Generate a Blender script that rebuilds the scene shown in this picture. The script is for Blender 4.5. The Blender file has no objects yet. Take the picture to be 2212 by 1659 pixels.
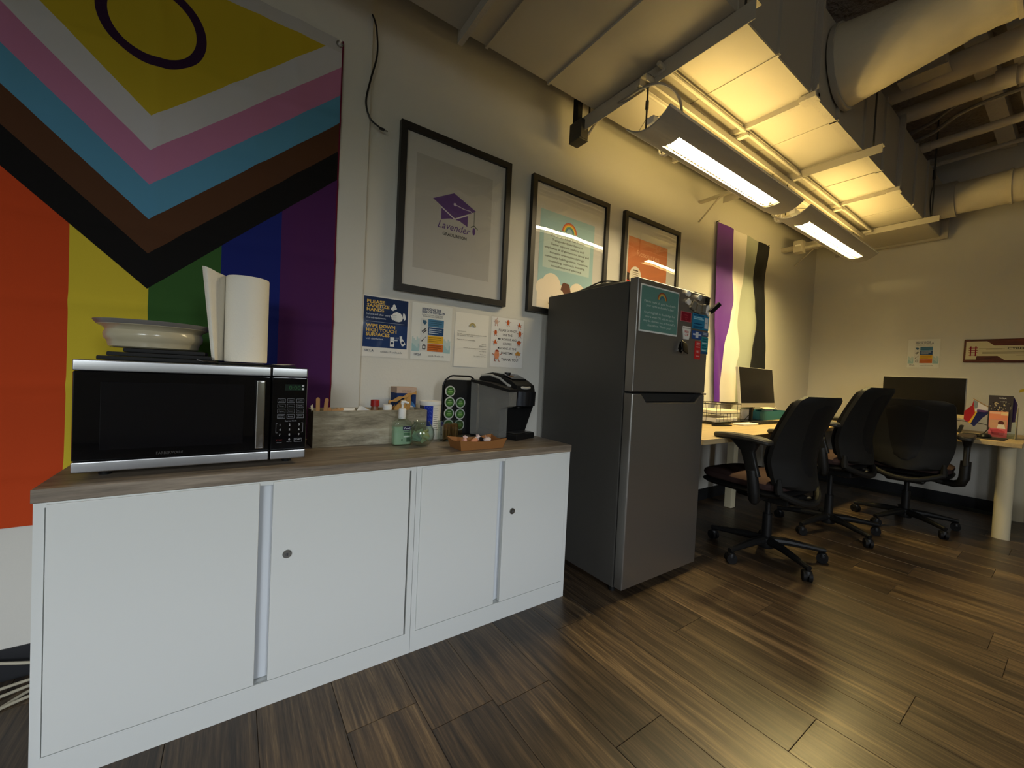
import bpy, bmesh, math, random
from mathutils import Vector, Matrix
random.seed(7)
scene = bpy.context.scene
COL = scene.collection
PI = math.pi

# ---------------------------------------------------------------- camera
YAW, PITCH, ROLL = 0.60838, 0.02476, 0.04793
F_PX, IMG_W = 866.0, 2212.0
CAM = Vector((0.37138, -1.90625, 1.02997))
def cam_axes():
    cy, sy = math.cos(YAW), math.sin(YAW)
    f = Vector((sy*math.cos(PITCH), cy*math.cos(PITCH), -math.sin(PITCH)))
    r = Vector((cy, -sy, 0)); u = r.cross(f)
    c, s = math.cos(ROLL), math.sin(ROLL)
    return c*r + s*u, -s*r + c*u, f
_r, _u, _f = cam_axes()
cam_d = bpy.data.cameras.new('camera'); cam = bpy.data.objects.new('camera', cam_d); COL.objects.link(cam)
cam_d.sensor_fit = 'HORIZONTAL'; cam_d.sensor_width = 36.0; cam_d.lens = F_PX/IMG_W*36.0
cam_d.clip_start = 0.02; cam_d.clip_end = 100
m = Matrix.Identity(4)
for i in range(3):
    m[i][0] = _r[i]; m[i][1] = _u[i]; m[i][2] = -_f[i]; m[i][3] = CAM[i]
cam.matrix_world = m
scene.camera = cam

# ---------------------------------------------------------------- world, daylight, exposure
LAMP_COL = (1.0, 0.70, 0.23)
TUBE_STRENGTH = 27.0
LENS_STRENGTH = 95.0
SKY_STRENGTH = 18.0
world = bpy.data.worlds.new('sky'); scene.world = world; world.use_nodes = True
wn = world.node_tree; bg = wn.nodes['Background']
tcw = wn.nodes.new('ShaderNodeTexCoord'); spw = wn.nodes.new('ShaderNodeSeparateXYZ'); wn.links.new(tcw.outputs['Generated'], spw.inputs[0])
mrw = wn.nodes.new('ShaderNodeMapRange'); mrw.inputs['From Min'].default_value = -1.0; mrw.inputs['From Max'].default_value = 1.0; wn.links.new(spw.outputs['Z'], mrw.inputs['Value'])
rw = wn.nodes.new('ShaderNodeValToRGB'); wn.links.new(mrw.outputs[0], rw.inputs['Fac']); ew = rw.color_ramp.elements
ew[0].position = 0.49; ew[0].color = (0.072, 0.072, 0.066, 1)          # ground
ew[1].position = 1.0; ew[1].color = (0.62, 0.78, 1.0, 1)               # zenith
for pos, c in ((0.505, (0.07, 0.085, 0.055, 1)), (0.545, (0.10, 0.14, 0.10, 1)), (0.575, (0.90, 0.95, 1.0, 1))):   # trees, then open sky
    e_ = ew.new(pos); e_.color = c
wn.links.new(rw.outputs['Color'], bg.inputs['Color']); bg.inputs['Strength'].default_value = SKY_STRENGTH
scene.view_settings.view_transform = 'Standard'
scene.view_settings.look = 'None'
scene.view_settings.gamma = 1.0
scene.view_settings.use_curve_mapping = False
scene.view_settings.exposure = 0.12
ROOM_X0, ROOM_X1, ROOM_Y0, ROOM_H = -3.0, 5.985, -5.6, 3.35
WIN_Z0, WIN_Z1 = 0.9, 2.8
WINDOWS = [(-2.95, -1.3), (0.72, 1.5)]
for (wx0, wx1) in WINDOWS:
    ld = bpy.data.lights.new('window_portal', 'AREA'); ld.shape = 'RECTANGLE'
    ld.size = wx1-wx0; ld.size_y = WIN_Z1-WIN_Z0; ld.cycles.is_portal = True
    lo = bpy.data.objects.new('window_portal', ld); COL.objects.link(lo)
    lo.location = ((wx0+wx1)/2, ROOM_Y0-0.13, (WIN_Z0+WIN_Z1)/2); lo.rotation_euler = (math.radians(90), 0, 0)

# ---------------------------------------------------------------- materials
def srgb(r, g, b):
    def c(x):
        x = x/255.0
        return x/12.92 if x <= 0.04045 else ((x+0.055)/1.055)**2.4
    return (c(r), c(g), c(b), 1)
def mat(name, col, rough=0.6, metal=0.0, spec=0.5, bump=None, emit=None, trans=0.0, ior=1.45, coat=0.0, alpha=1.0):
    m = bpy.data.materials.new(name); m.use_nodes = True
    nt = m.node_tree; b = nt.nodes['Principled BSDF']
    b.inputs['Base Color'].default_value = col
    b.inputs['Roughness'].default_value = rough
    b.inputs['Metallic'].default_value = metal
    b.inputs['Specular IOR Level'].default_value = spec
    b.inputs['IOR'].default_value = ior
    b.inputs['Transmission Weight'].default_value = trans
    b.inputs['Coat Weight'].default_value = coat
    b.inputs['Alpha'].default_value = alpha
    if emit:
        b.inputs['Emission Color'].default_value = (*emit[0], 1); b.inputs['Emission Strength'].default_value = emit[1]
    if bump:
        sc, st, dist = bump
        tc = nt.nodes.new('ShaderNodeTexCoord'); n = nt.nodes.new('ShaderNodeTexNoise'); n.inputs['Scale'].default_value = sc
        n.inputs['Detail'].default_value = 3
        bp = nt.nodes.new('ShaderNodeBump'); bp.inputs['Strength'].default_value = st; bp.inputs['Distance'].default_value = dist
        nt.links.new(tc.outputs['Object'], n.inputs['Vector']); nt.links.new(n.outputs['Fac'], bp.inputs['Height'])
        nt.links.new(bp.outputs['Normal'], b.inputs['Normal'])
    return m
def wood(name, stops, scale, rough=0.5, distort=2.0, bumpst=0.15, use_random=False, detail=6, valvar=0.35, n2amp=0.45):
    """stops: list of (pos, colour); scale: xyz stretch in object coordinates (low along the grain)"""
    m = bpy.data.materials.new(name); m.use_nodes = True
    nt = m.node_tree; N = nt.nodes; L = nt.links; b = N['Principled BSDF']
    tc = N.new('ShaderNodeTexCoord'); mp = N.new('ShaderNodeMapping'); mp.inputs['Scale'].default_value = scale
    src = tc.outputs['Object']
    if use_random:
        oi = N.new('ShaderNodeObjectInfo'); mul = N.new('ShaderNodeVectorMath'); mul.operation = 'SCALE'
        mul.inputs[0].default_value = (7.3, 13.7, 3.1); L.new(oi.outputs['Random'], mul.inputs['Scale'])
        add = N.new('ShaderNodeVectorMath'); add.operation = 'ADD'; L.new(src, add.inputs[0]); L.new(mul.outputs[0], add.inputs[1]); src = add.outputs[0]
    L.new(src, mp.inputs['Vector'])
    n = N.new('ShaderNodeTexNoise'); n.inputs['Scale'].default_value = 1.0; n.inputs['Detail'].default_value = detail; n.inputs['Roughness'].default_value = 0.62; n.inputs['Distortion'].default_value = distort*0.25
    L.new(mp.outputs[0], n.inputs['Vector'])
    n2 = N.new('ShaderNodeTexNoise'); n2.inputs['Scale'].default_value = 5.5; n2.inputs['Detail'].default_value = 4; n2.inputs['Roughness'].default_value = 0.7
    L.new(mp.outputs[0], n2.inputs['Vector'])
    mx = N.new('ShaderNodeMath'); mx.operation = 'MULTIPLY_ADD'; L.new(n2.outputs['Fac'], mx.inputs[0]); mx.inputs[1].default_value = n2amp
    sub = N.new('ShaderNodeMath'); sub.operation = 'ADD'; sub.inputs[1].default_value = -n2amp/2; L.new(n.outputs['Fac'], sub.inputs[0]); L.new(sub.outputs[0], mx.inputs[2])
    val = mx.outputs[0]
    if use_random:
        rv = N.new('ShaderNodeMath'); rv.operation = 'MULTIPLY_ADD'; L.new(oi.outputs['Random'], rv.inputs[0]); rv.inputs[1].default_value = valvar; rv.inputs[2].default_value = -valvar*0.5
        a2 = N.new('ShaderNodeMath'); a2.operation = 'ADD'; L.new(val, a2.inputs[0]); L.new(rv.outputs[0], a2.inputs[1]); val = a2.outputs[0]
    cr = N.new('ShaderNodeValToRGB'); L.new(val, cr.inputs['Fac'])
    e = cr.color_ramp.elements
    while len(e) < len(stops): e.new(0.5)
    for i, (p, c) in enumerate(stops): e[i].position = p; e[i].color = c
    L.new(cr.outputs['Color'], b.inputs['Base Color'])
    bp = N.new('ShaderNodeBump'); bp.inputs['Strength'].default_value = bumpst; bp.inputs['Distance'].default_value = 0.002
    L.new(n2.outputs['Fac'], bp.inputs['Height']); L.new(bp.outputs['Normal'], b.inputs['Normal'])
    b.inputs['Roughness'].default_value = rough
    return m
def pane_mat(name, rough=0.02, wav=0.0, tint=(1, 1, 1, 1), refl=1.0, scale=4.0):
    """clear sheet: see-through with a Fresnel reflection, optionally wavy"""
    m = bpy.data.materials.new(name); m.use_nodes = True
    nt = m.node_tree; N = nt.nodes; L = nt.links; N.remove(N['Principled BSDF']); out = N['Material Output']
    t = N.new('ShaderNodeBsdfTransparent'); t.inputs['Color'].default_value = tint
    g = N.new('ShaderNodeBsdfGlossy'); g.inputs['Roughness'].default_value = rough
    fr = N.new('ShaderNodeLayerWeight'); fr.inputs['Blend'].default_value = 0.5
    pw = N.new('ShaderNodeMath'); pw.operation = 'POWER'; pw.inputs[1].default_value = 4.0; L.new(fr.outputs['Facing'], pw.inputs[0])
    ma = N.new('ShaderNodeMath'); ma.operation = 'MULTIPLY_ADD'; ma.inputs[1].default_value = 0.95; ma.inputs[2].default_value = 0.045; L.new(pw.outputs[0], ma.inputs[0])
    mu = N.new('ShaderNodeMath'); mu.operation = 'MULTIPLY'; mu.inputs[1].default_value = refl; mu.use_clamp = True
    mix = N.new('ShaderNodeMixShader'); L.new(ma.outputs[0], mu.inputs[0]); L.new(mu.outputs[0], mix.inputs[0]); L.new(t.outputs[0], mix.inputs[1]); L.new(g.outputs[0], mix.inputs[2])
    L.new(mix.outputs[0], out.inputs['Surface'])
    if wav:
        tc = N.new('ShaderNodeTexCoord'); n = N.new('ShaderNodeTexNoise'); n.inputs['Scale'].default_value = scale; n.inputs['Detail'].default_value = 1.0
        bp = N.new('ShaderNodeBump'); bp.inputs['Strength'].default_value = 1.0; bp.inputs['Distance'].default_value = wav
        L.new(tc.outputs['Object'], n.inputs['Vector']); L.new(n.outputs['Fac'], bp.inputs['Height'])
        L.new(bp.outputs['Normal'], g.inputs['Normal']); L.new(bp.outputs['Normal'], fr.inputs['Normal'])
    return m
def emitter(name, col, strength):
    m = bpy.data.materials.new(name); m.use_nodes = True
    nt = m.node_tree; nt.nodes.remove(nt.nodes['Principled BSDF']); e = nt.nodes.new('ShaderNodeEmission')
    e.inputs['Color'].default_value = (*col, 1); e.inputs['Strength'].default_value = strength
    nt.links.new(e.outputs[0], nt.nodes['Material Output'].inputs['Surface'])
    return m
_flat = {}
def ink(r, g, b, rough=0.7):
    k = (r, g, b, rough)
    if k not in _flat: _flat[k] = mat('ink_%d_%d_%d' % (r, g, b), srgb(r, g, b), rough, spec=0.2)
    return _flat[k]

M_wall = mat('wall_paint', srgb(208, 205, 196), 0.75, spec=0.25, bump=(90, 0.12, 0.004))
M_base = mat('baseboard_rubber', srgb(28, 29, 32), 0.5)
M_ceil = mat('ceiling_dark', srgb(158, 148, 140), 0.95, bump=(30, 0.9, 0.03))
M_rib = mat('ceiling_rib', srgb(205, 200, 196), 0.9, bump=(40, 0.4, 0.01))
M_duct = mat('duct_paint', srgb(176, 170, 156), 0.55, spec=0.35, bump=(6, 0.10, 0.02))
M_ductseal = mat('duct_sealant', srgb(176, 170, 158), 0.7, bump=(120, 0.6, 0.006))
M_round = mat('round_duct_wrap', srgb(205, 196, 172), 0.6, bump=(14, 0.25, 0.02))
M_tape = mat('black_mastic_tape', srgb(50, 44, 30), 0.3, bump=(60, 0.6, 0.01))
M_pipe = mat('pipe_paint', srgb(196, 186, 168), 0.6, bump=(30, 0.2, 0.005))
M_conduit = mat('conduit_grey', srgb(150, 146, 140), 0.45, metal=0.3)
M_steel_dark = mat('dark_steel', srgb(80, 78, 72), 0.5, metal=0.5)
M_lighthouse = mat('fixture_grey', srgb(172, 170, 166), 0.45, spec=0.4)
M_white = mat('white_plastic', srgb(228, 226, 220), 0.45)
M_whitemetal = mat('white_enamel', srgb(222, 224, 220), 0.38, spec=0.45, bump=(400, 0.05, 0.0005))
M_whitein = mat('white_enamel_bluelit', srgb(214, 218, 222), 0.5)  # same enamel, tinted for the bluish light in the door gap
M_black = mat('black_plastic', srgb(22, 22, 22), 0.45, spec=0.35)
M_blackmat = mat('black_matte', srgb(24, 24, 25), 0.75)
M_blackgloss = mat('black_glass', srgb(9, 9, 11), 0.04, spec=0.5)
M_frameblack = mat('frame_black', srgb(30, 28, 26), 0.45)
M_chrome = mat('chrome', srgb(200, 200, 200), 0.12, metal=1.0)
M_brushed = mat('brushed_steel', srgb(176, 176, 178), 0.3, metal=1.0, bump=(300, 0.05, 0.0005))
M_fridge = mat('fridge_steel', srgb(152, 149, 144), 0.36, metal=0.85, bump=(260, 0.04, 0.0005))
M_fridgeside = mat('fridge_side', srgb(74, 72, 68), 0.42, spec=0.5, bump=(220, 0.15, 0.001))
M_ceramic = mat('ceramic_cream', srgb(186, 176, 148), 0.18, spec=0.6)  # cream toned down, the dish's shading put into its colour
M_rimshade = mat('ceramic_rim_shade', srgb(120, 116, 112), 0.35)  # dark tone is painted shade from the underside of the lip
M_paper = mat('paper', srgb(226, 222, 212), 0.85, spec=0.15, bump=(25, 0.15, 0.004))
M_towel = mat('paper_towel', srgb(236, 230, 215), 0.95, spec=0.1, bump=(160, 0.5, 0.003))
M_kraft = mat('kraft_board', srgb(150, 100, 52), 0.7, bump=(60, 0.2, 0.002))
M_kraftbag = mat('kraft_paper_bag', srgb(176, 134, 74), 0.8, bump=(18, 0.9, 0.02))
M_stick = mat('stirrer_wood', srgb(196, 152, 104), 0.7)
M_red = mat('red_cap', srgb(150, 28, 24), 0.4)
M_glass = mat('clear_glass', (0.93, 0.97, 0.95, 1), 0.02, trans=1.0, ior=1.45)
M_clear = pane_mat('clear_plastic', 0.04, tint=(0.90, 0.95, 0.93, 1), refl=1.3)
M_tank = mat('smoke_tank', srgb(150, 149, 143), 0.12, spec=0.6, alpha=0.45)
M_gel = mat('sanitizer_gel', (0.62, 0.86, 0.62, 1), 0.08, trans=0.6, ior=1.36)
M_pouch = pane_mat('laminate', 0.16, wav=0.0015, refl=0.9, scale=18)
M_acryl1 = pane_mat('acrylic_wavy', 0.03, wav=0.012, refl=1.6, scale=3.2)
M_acryl2 = pane_mat('acrylic', 0.02, wav=0.003, refl=1.5, scale=3.0)
M_chairblk = mat('chair_black', srgb(19, 18, 18), 0.6, spec=0.25)
M_chairshell = mat('chair_shell', srgb(25, 24, 22), 0.65, spec=0.3, bump=(120, 0.1, 0.001))
M_chairarm = mat('chair_arm_pad', srgb(44, 43, 40), 0.45)
M_fabric = mat('seat_fabric', srgb(58, 44, 42), 0.95, spec=0.1, bump=(250, 0.4, 0.002))
M_fabricblk = mat('back_fabric', srgb(26, 25, 25), 0.95, spec=0.1, bump=(250, 0.4, 0.002))
M_screen = mat('screen_off', srgb(24, 22, 20), 0.22)
M_silver = mat('silver_plastic', srgb(196, 192, 182), 0.4, metal=0.2)
M_teal = mat('teal_card', srgb(42, 112, 128), 0.7)
M_legcream = mat('leg_cream', srgb(214, 204, 172), 0.5)
M_wire = mat('wire_black', srgb(30, 28, 26), 0.4)
M_cord = mat('cord_beige', srgb(180, 172, 150), 0.6)
M_plaque = wood('plaque_wood', [(0.3, srgb(52, 20, 14)), (0.7, srgb(110, 48, 30))], (30, 4, 30), rough=0.3)
M_top = wood('worktop_wood', [(0.28, srgb(98, 87, 75)), (0.5, srgb(132, 119, 103)), (0.72, srgb(162, 148, 130))], (2.2, 34, 34), rough=0.42, bumpst=0.06)
M_desk = wood('desk_wood', [(0.25, srgb(158, 136, 98)), (0.75, srgb(190, 168, 126))], (2.5, 40, 40), rough=0.45, bumpst=0.04)
M_crate = wood('weathered_wood', [(0.25, srgb(100, 92, 76)), (0.5, srgb(148, 140, 119)), (0.75, srgb(184, 177, 156))], (5, 26, 26), rough=0.8, bumpst=0.3)
PLK = [(0.22, srgb(34, 27, 21)), (0.43, srgb(63, 51, 39)), (0.60, srgb(92, 75, 55)), (0.82, srgb(138, 115, 84))]
M_plank = wood('plank_wood', PLK, (24, 0.9, 24), rough=0.34, bumpst=0.15, use_random=True, distort=3.0, valvar=0.16, n2amp=0.8)
M_slab = wood('floor_wood', PLK, (13, 0.9, 13), rough=0.36, bumpst=0.18)
M_gap = mat('floor_joint', srgb(22, 17, 13), 0.8)

# ---------------------------------------------------------------- mesh builder
class MB:
    def __init__(s): s.v = []; s.f = []; s.mi = []; s.m = 0; s.bev = False
    def add(s, vs, fs):
        o = len(s.v); s.v += [tuple(v) for v in vs]
        for f in fs: s.f.append([i+o for i in f]); s.mi.append(s.m)
        return s
    def box(s, x0, x1, y0, y1, z0, z1):
        v = [(x, y, z) for x in (x0, x1) for y in (y0, y1) for z in (z0, z1)]
        return s.add(v, [(0, 1, 3, 2), (4, 6, 7, 5), (0, 4, 5, 1), (2, 3, 7, 6), (0, 2, 6, 4), (1, 5, 7, 3)])
    def rbox(s, x0, x1, y0, y1, z0, z1, r=0.004, seg=2):
        bm = bmesh.new(); bmesh.ops.create_cube(bm, size=1.0)
        for v in bm.verts: v.co = Vector(((x0+x1)/2+v.co.x*(x1-x0), (y0+y1)/2+v.co.y*(y1-y0), (z0+z1)/2+v.co.z*(z1-z0)))
        r = min(r, 0.49*min(abs(x1-x0), abs(y1-y0), abs(z1-z0)))
        bmesh.ops.bevel(bm, geom=bm.edges[:], offset=r, segments=seg, affect='EDGES', profile=0.5)
        return s.bm(bm)
    def bm(s, bm):
        bm.verts.index_update(); s.bev = True
        s.add([v.co.copy() for v in bm.verts], [[v.index for v in f.verts] for f in bm.faces]); bm.free(); return s
    def cyl(s, p0, p1, r, n=16, r1=None, cap=True):
        p0, p1 = Vector(p0), Vector(p1); d = (p1-p0).normalized()
        a = d.orthogonal().normalized(); b = d.cross(a); r1 = r if r1 is None else r1
        vs = []
        for i in range(n):
            t = 2*PI*i/n; w = math.cos(t)*a+math.sin(t)*b; vs += [p0+w*r, p1+w*r1]
        fs = [(2*i, 2*((i+1) % n), 2*((i+1) % n)+1, 2*i+1) for i in range(n)]
        if cap: fs += [[2*i for i in range(n)][::-1], [2*i+1 for i in range(n)]]
        return s.add(vs, fs)
    def tube(s, pts, r, n=8, cap=True, smooth=0):
        pts = [Vector(p) for p in pts]
        if smooth: pts = spline(pts, smooth)
        rs = r if isinstance(r, (list, tuple)) else [r]*len(pts)
        vs = []; a = None
        for i, p in enumerate(pts):
            d = (pts[min(i+1, len(pts)-1)]-pts[max(i-1, 0)]).normalized()
            if a is None: a = d.orthogonal().normalized()
            else:
                a = a-d*a.dot(d); a = a.normalized() if a.length > 1e-6 else d.orthogonal().normalized()
            b = d.cross(a)
            vs += [p+(math.cos(2*PI*k/n)*a+math.sin(2*PI*k/n)*b)*rs[i] for k in range(n)]
        fs = []
        for i in range(len(pts)-1):
            for k in range(n): fs.append((i*n+k, i*n+(k+1) % n, (i+1)*n+(k+1) % n, (i+1)*n+k))
        if cap: fs += [list(range(n))[::-1], [(len(pts)-1)*n+k for k in range(n)]]
        return s.add(vs, fs)
    def lathe(s, prof, c, n=32, cap=True, sx=1.0, sy=1.0):
        vs = []
        for (r, z) in prof: vs += [(c[0]+sx*r*math.cos(2*PI*k/n), c[1]+sy*r*math.sin(2*PI*k/n), c[2]+z) for k in range(n)]
        fs = []
        for i in range(len(prof)-1):
            for k in range(n): fs.append((i*n+k, i*n+(k+1) % n, (i+1)*n+(k+1) % n, (i+1)*n+k))
        if cap: fs += [list(range(n))[::-1], [(len(prof)-1)*n+k for k in range(n)]]
        return s.add(vs, fs)
    def prism(s, poly, fn0, fn1):
        """poly: 2-D list; fn0 / fn1 map (u, v) to the two faces"""
        n = len(poly); vs = [fn0(*p) for p in poly]+[fn1(*p) for p in poly]
        fs = [list(range(n))[::-1], list(range(n, 2*n))]+[(i, (i+1) % n, n+(i+1) % n, n+i) for i in range(n)]
        return s.add(vs, fs)
    def grid(s, nu, nv, fn):
        vs = [fn(i/nu, j/nv) for j in range(nv+1) for i in range(nu+1)]
        return s.add(vs, [(j*(nu+1)+i, j*(nu+1)+i+1, (j+1)*(nu+1)+i+1, (j+1)*(nu+1)+i) for j in range(nv) for i in range(nu)])
    def xf(s, mtx):
        s.v = [tuple(mtx @ Vector(v)) for v in s.v]; return s
def spline(P, k):
    out = []
    for i in range(len(P)-1):
        p0, p1, p2, p3 = P[max(i-1, 0)], P[i], P[i+1], P[min(i+2, len(P)-1)]
        for j in range(k):
            t = j/k
            out.append(0.5*((2*p1)+(p2-p0)*t+(2*p0-5*p1+4*p2-p3)*t*t+(3*p1-p0-3*p2+p3)*t**3))
    return out+[P[-1]]

# ---------------------------------------------------------------- objects
def link_mesh(name, mb, mats, smooth=35, recalc=True):
    me = bpy.data.meshes.new(name); me.from_pydata(mb.v, [], mb.f)
    mats = mats if isinstance(mats, (list, tuple)) else [mats]
    for mm in mats: me.materials.append(mm)
    if len(mats) > 1: me.polygons.foreach_set('material_index', mb.mi)
    if recalc:
        bm = bmesh.new(); bm.from_mesh(me); bmesh.ops.recalc_face_normals(bm, faces=bm.faces[:]); bm.to_mesh(me); bm.free()
    if smooth:
        me.polygons.foreach_set('use_smooth', [True]*len(me.polygons)); me.set_sharp_from_angle(angle=math.radians(smooth))
    o = bpy.data.objects.new(name, me); COL.objects.link(o)
    if mb.bev and smooth:
        wm = o.modifiers.new('weighted_normal', 'WEIGHTED_NORMAL'); wm.keep_sharp = True; wm.weight = 90
    return o
def tag(o, label, cat, group=None, kind=None):
    if label: o['label'] = label
    if cat: o['category'] = cat
    if group: o['group'] = group
    if kind: o['kind'] = kind
    return o
def thing(name, label, cat, loc=(0, 0, 0), rotz=0.0, group=None):
    o = bpy.data.objects.new(name, None); COL.objects.link(o); o.empty_display_size = 0.05
    o.location = loc; o.rotation_euler = (0, 0, rotz)
    return tag(o, label, cat, group)
def root_of(o):
    while o.parent: o = o.parent
    return o
def part(name, mb, mats, parent, label=None, smooth=35, local=False, kind=None):
    """mb in world coordinates unless local; parent is a thing or one of its parts"""
    rt = root_of(parent)
    if not local:
        mb.xf((Matrix.Translation(rt.location) @ Matrix.Rotation(rt.rotation_euler[2], 4, 'Z')).inverted())
    o = link_mesh(name, mb, mats, smooth); o.parent = parent
    if label: o['label'] = label
    if kind: o['kind'] = kind
    return o
def solo(name, mb, mats, label, cat, group=None, smooth=35):
    return tag(link_mesh(name, mb, mats, smooth), label, cat, group)
def struct(name, mb, mats, smooth=35, parent=None):
    o = link_mesh(name, mb, mats, smooth); o['kind'] = 'structure'
    if parent: o.parent = parent
    return o
def copy_thing(t, loc, rotz=None, label=None):
    def cp(o, parent):
        c = o.copy(); COL.objects.link(c)
        if parent: c.parent = parent
        for ch in list(o.children): cp(ch, c)
        return c
    r = cp(t, None); r.location = loc
    if rotz is not None: r.rotation_euler = (0, 0, rotz)
    if label: r['label'] = label
    return r

# ---------------------------------------------------------------- flat print on a sheet
_txt = {}
def text_geo(s, bold=0.0, shear=0.0):
    k = (s, bold, shear)
    if k not in _txt:
        cu = bpy.data.curves.new('t', 'FONT'); cu.body = s; cu.size = 1.0; cu.resolution_u = 2; cu.offset = bold; cu.shear = shear
        ob = bpy.data.objects.new('t', cu); me = bpy.data.meshes.new_from_object(ob)
        _txt[k] = ([v.co.copy() for v in me.vertices], [list(p.vertices) for p in me.polygons])
        bpy.data.objects.remove(ob); bpy.data.curves.remove(cu); bpy.data.meshes.remove(me)
    return _txt[k]
class Sheet:
    """flat print: o = top-left corner, U right, D down (unit vectors), w x h metres; u, v are fractions"""
    def __init__(s, o, U, D, w, h, lift=0.0006):
        s.o, s.U, s.D = Vector(o), Vector(U).normalized(), Vector(D).normalized(); s.N = s.D.cross(s.U).normalized()
        s.w, s.h = w, h; s.mb = MB(); s.mats = []; s.k = 0; s.lift = lift
    def _m(s, col):
        mm = ink(*col) if isinstance(col, tuple) else col
        if mm not in s.mats: s.mats.append(mm)
        s.mb.m = s.mats.index(mm); s.k += 1
    def P(s, u, v, d=0.0): return s.o+s.U*(u*s.w)+s.D*(v*s.h)+s.N*(s.lift+s.k*0.00004+d)
    def poly(s, pts, col):
        s._m(col); s.mb.add([s.P(u, v) for u, v in pts], [list(range(len(pts)))]); return s
    def rect(s, u0, v0, u1, v1, col): return s.poly([(u0, v0), (u1, v0), (u1, v1), (u0, v1)], col)
    def ell(s, u, v, ru, rv, col, n=24, a0=0, a1=360):
        pts = [(u+ru*math.cos(math.radians(a0+(a1-a0)*i/n)), v-rv*math.sin(math.radians(a0+(a1-a0)*i/n))) for i in range(n+(a1-a0 < 360))]
        return s.poly(pts, col)
    def circ(s, u, v, r, col, **k): return s.ell(u, v, r/s.w, r/s.h, col, **k)
    def arc(s, u, v, r0, r1, col, a0=0, a1=180, n=18):
        s._m(col); vs = []
        for i in range(n+1):
            t = math.radians(a0+(a1-a0)*i/n)
            for r in (r0, r1): vs.append(s.P(u+r*math.cos(t)/s.w, v-r*math.sin(t)/s.h))
        s.mb.add(vs, [(2*i, 2*i+1, 2*i+3, 2*i+2) for i in range(n)]); return s
    def line(s, pts, wd, col):
        s._m(col)
        for (a, b) in zip(pts[:-1], pts[1:]):
            A, B = s.P(*a), s.P(*b); d = (B-A).normalized(); n = d.cross(s.N)*wd/2
            s.mb.add([A-n, A+n, B+n, B-n], [(0, 1, 2, 3)])
        return s
    def text(s, t, u, v, hgt, col, align='l', bold=0.0, shear=0.0, width=None):
        """baseline at v; hgt = capital height in metres; width = forced width in metres"""
        s._m(col); vs, fs = text_geo(t, bold, shear)
        if not vs: return s
        k = hgt/0.70; x0 = min(p.x for p in vs); x1 = max(p.x for p in vs); kx = k
        if width: kx = width/(x1-x0)
        off = {'l': -x0*kx, 'c': -(x0+x1)/2*kx, 'r': -x1*kx}[align]
        b = s.P(u, v)
        s.mb.add([b+s.U*(p.x*kx+off)-s.D*(p.y*k) for p in vs], fs); return s
    def rainbow(s, u, v, r, cols, wd):
        for i, c in enumerate(cols): s.arc(u, v, r-(i+1)*wd, r-i*wd, c)
        return s
    def done(s, parent, name='print', label=None):
        return part(name, s.mb, s.mats, parent, label=label, smooth=0)
X, Y, Z = Vector((1, 0, 0)), Vector((0, 1, 0)), Vector((0, 0, 1))

# ================================================================ ROOM
flo = struct('floor', MB().box(ROOM_X0, ROOM_X1+0.1, ROOM_Y0-0.1, 0.1, -0.12, -0.006).box(ROOM_X0, ROOM_X1, ROOM_Y0, -2.66, -0.0062, 0.0), [M_gap])
flo.data.materials[0] = M_gap
slab = flo.data; slab.materials.append(M_slab)
for p in slab.polygons:
    if p.index >= 6: p.material_index = 1
PW, PL, PG = 0.206, 1.22, 0.0011
pl_mesh = {}
def plank(x0, y0, y1):
    L = round(y1-y0, 3)
    if L not in pl_mesh:
        b = MB(); c = 0.0009
        b.prism([(0, 0), (PW-PG, 0), (PW-PG, L-PG), (0, L-PG)], lambda u, v: (u, v, -0.0055), lambda u, v: (u, v, -c))
        b.f.pop(1); b.mi.pop(1)
        o = len(b.v)
        b.add([(c, c, 0), (PW-PG-c, c, 0), (PW-PG-c, L-PG-c, 0), (c, L-PG-c, 0)], [(0, 1, 2, 3)])
        for i in range(4): b.f.append([4+i, 4+(i+1) % 4, o+(i+1) % 4, o+i]); b.mi.append(0)
        me = bpy.data.meshes.new('plank'); me.from_pydata(b.v, [], b.f); me.materials.append(M_plank)
        bm = bmesh.new(); bm.from_mesh(me); bmesh.ops.recalc_face_normals(bm, faces=bm.faces[:]); bm.to_mesh(me); bm.free()
        pl_mesh[L] = me
    o = bpy.data.objects.new('plank', pl_mesh[L]); COL.objects.link(o); o.location = (x0, y0, 0); o.parent = flo
JY = {0: -1.097, 2: -1.775, 4: -1.37, -5: -1.2, -6: -0.91, -7: -0.88, -8: -0.765, 1: -0.63, 3: -0.5, -1: -0.4, -2: -0.98, -3: -0.25, -4: -0.72}
for ci in range(-15, 18):
    x0 = 2.307+ci*PW
    if x0+PW > ROOM_X1: break
    j = JY.get(ci, -round(random.uniform(0.1, 1.2), 2))
    while j < -0.02-PL: j += PL
    y = 0.0; ys = [0.0]
    if j < -0.02: ys.append(j)
    while ys[-1] > -2.6: ys.append(round(max(ys[-1]-PL, -2.66), 3) if len(ys) > 1 or j < -0.02 else j)
    for a, b in zip(ys[1:], ys[:-1]):
        if b-a > 0.02: plank(x0, a, b)

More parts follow.
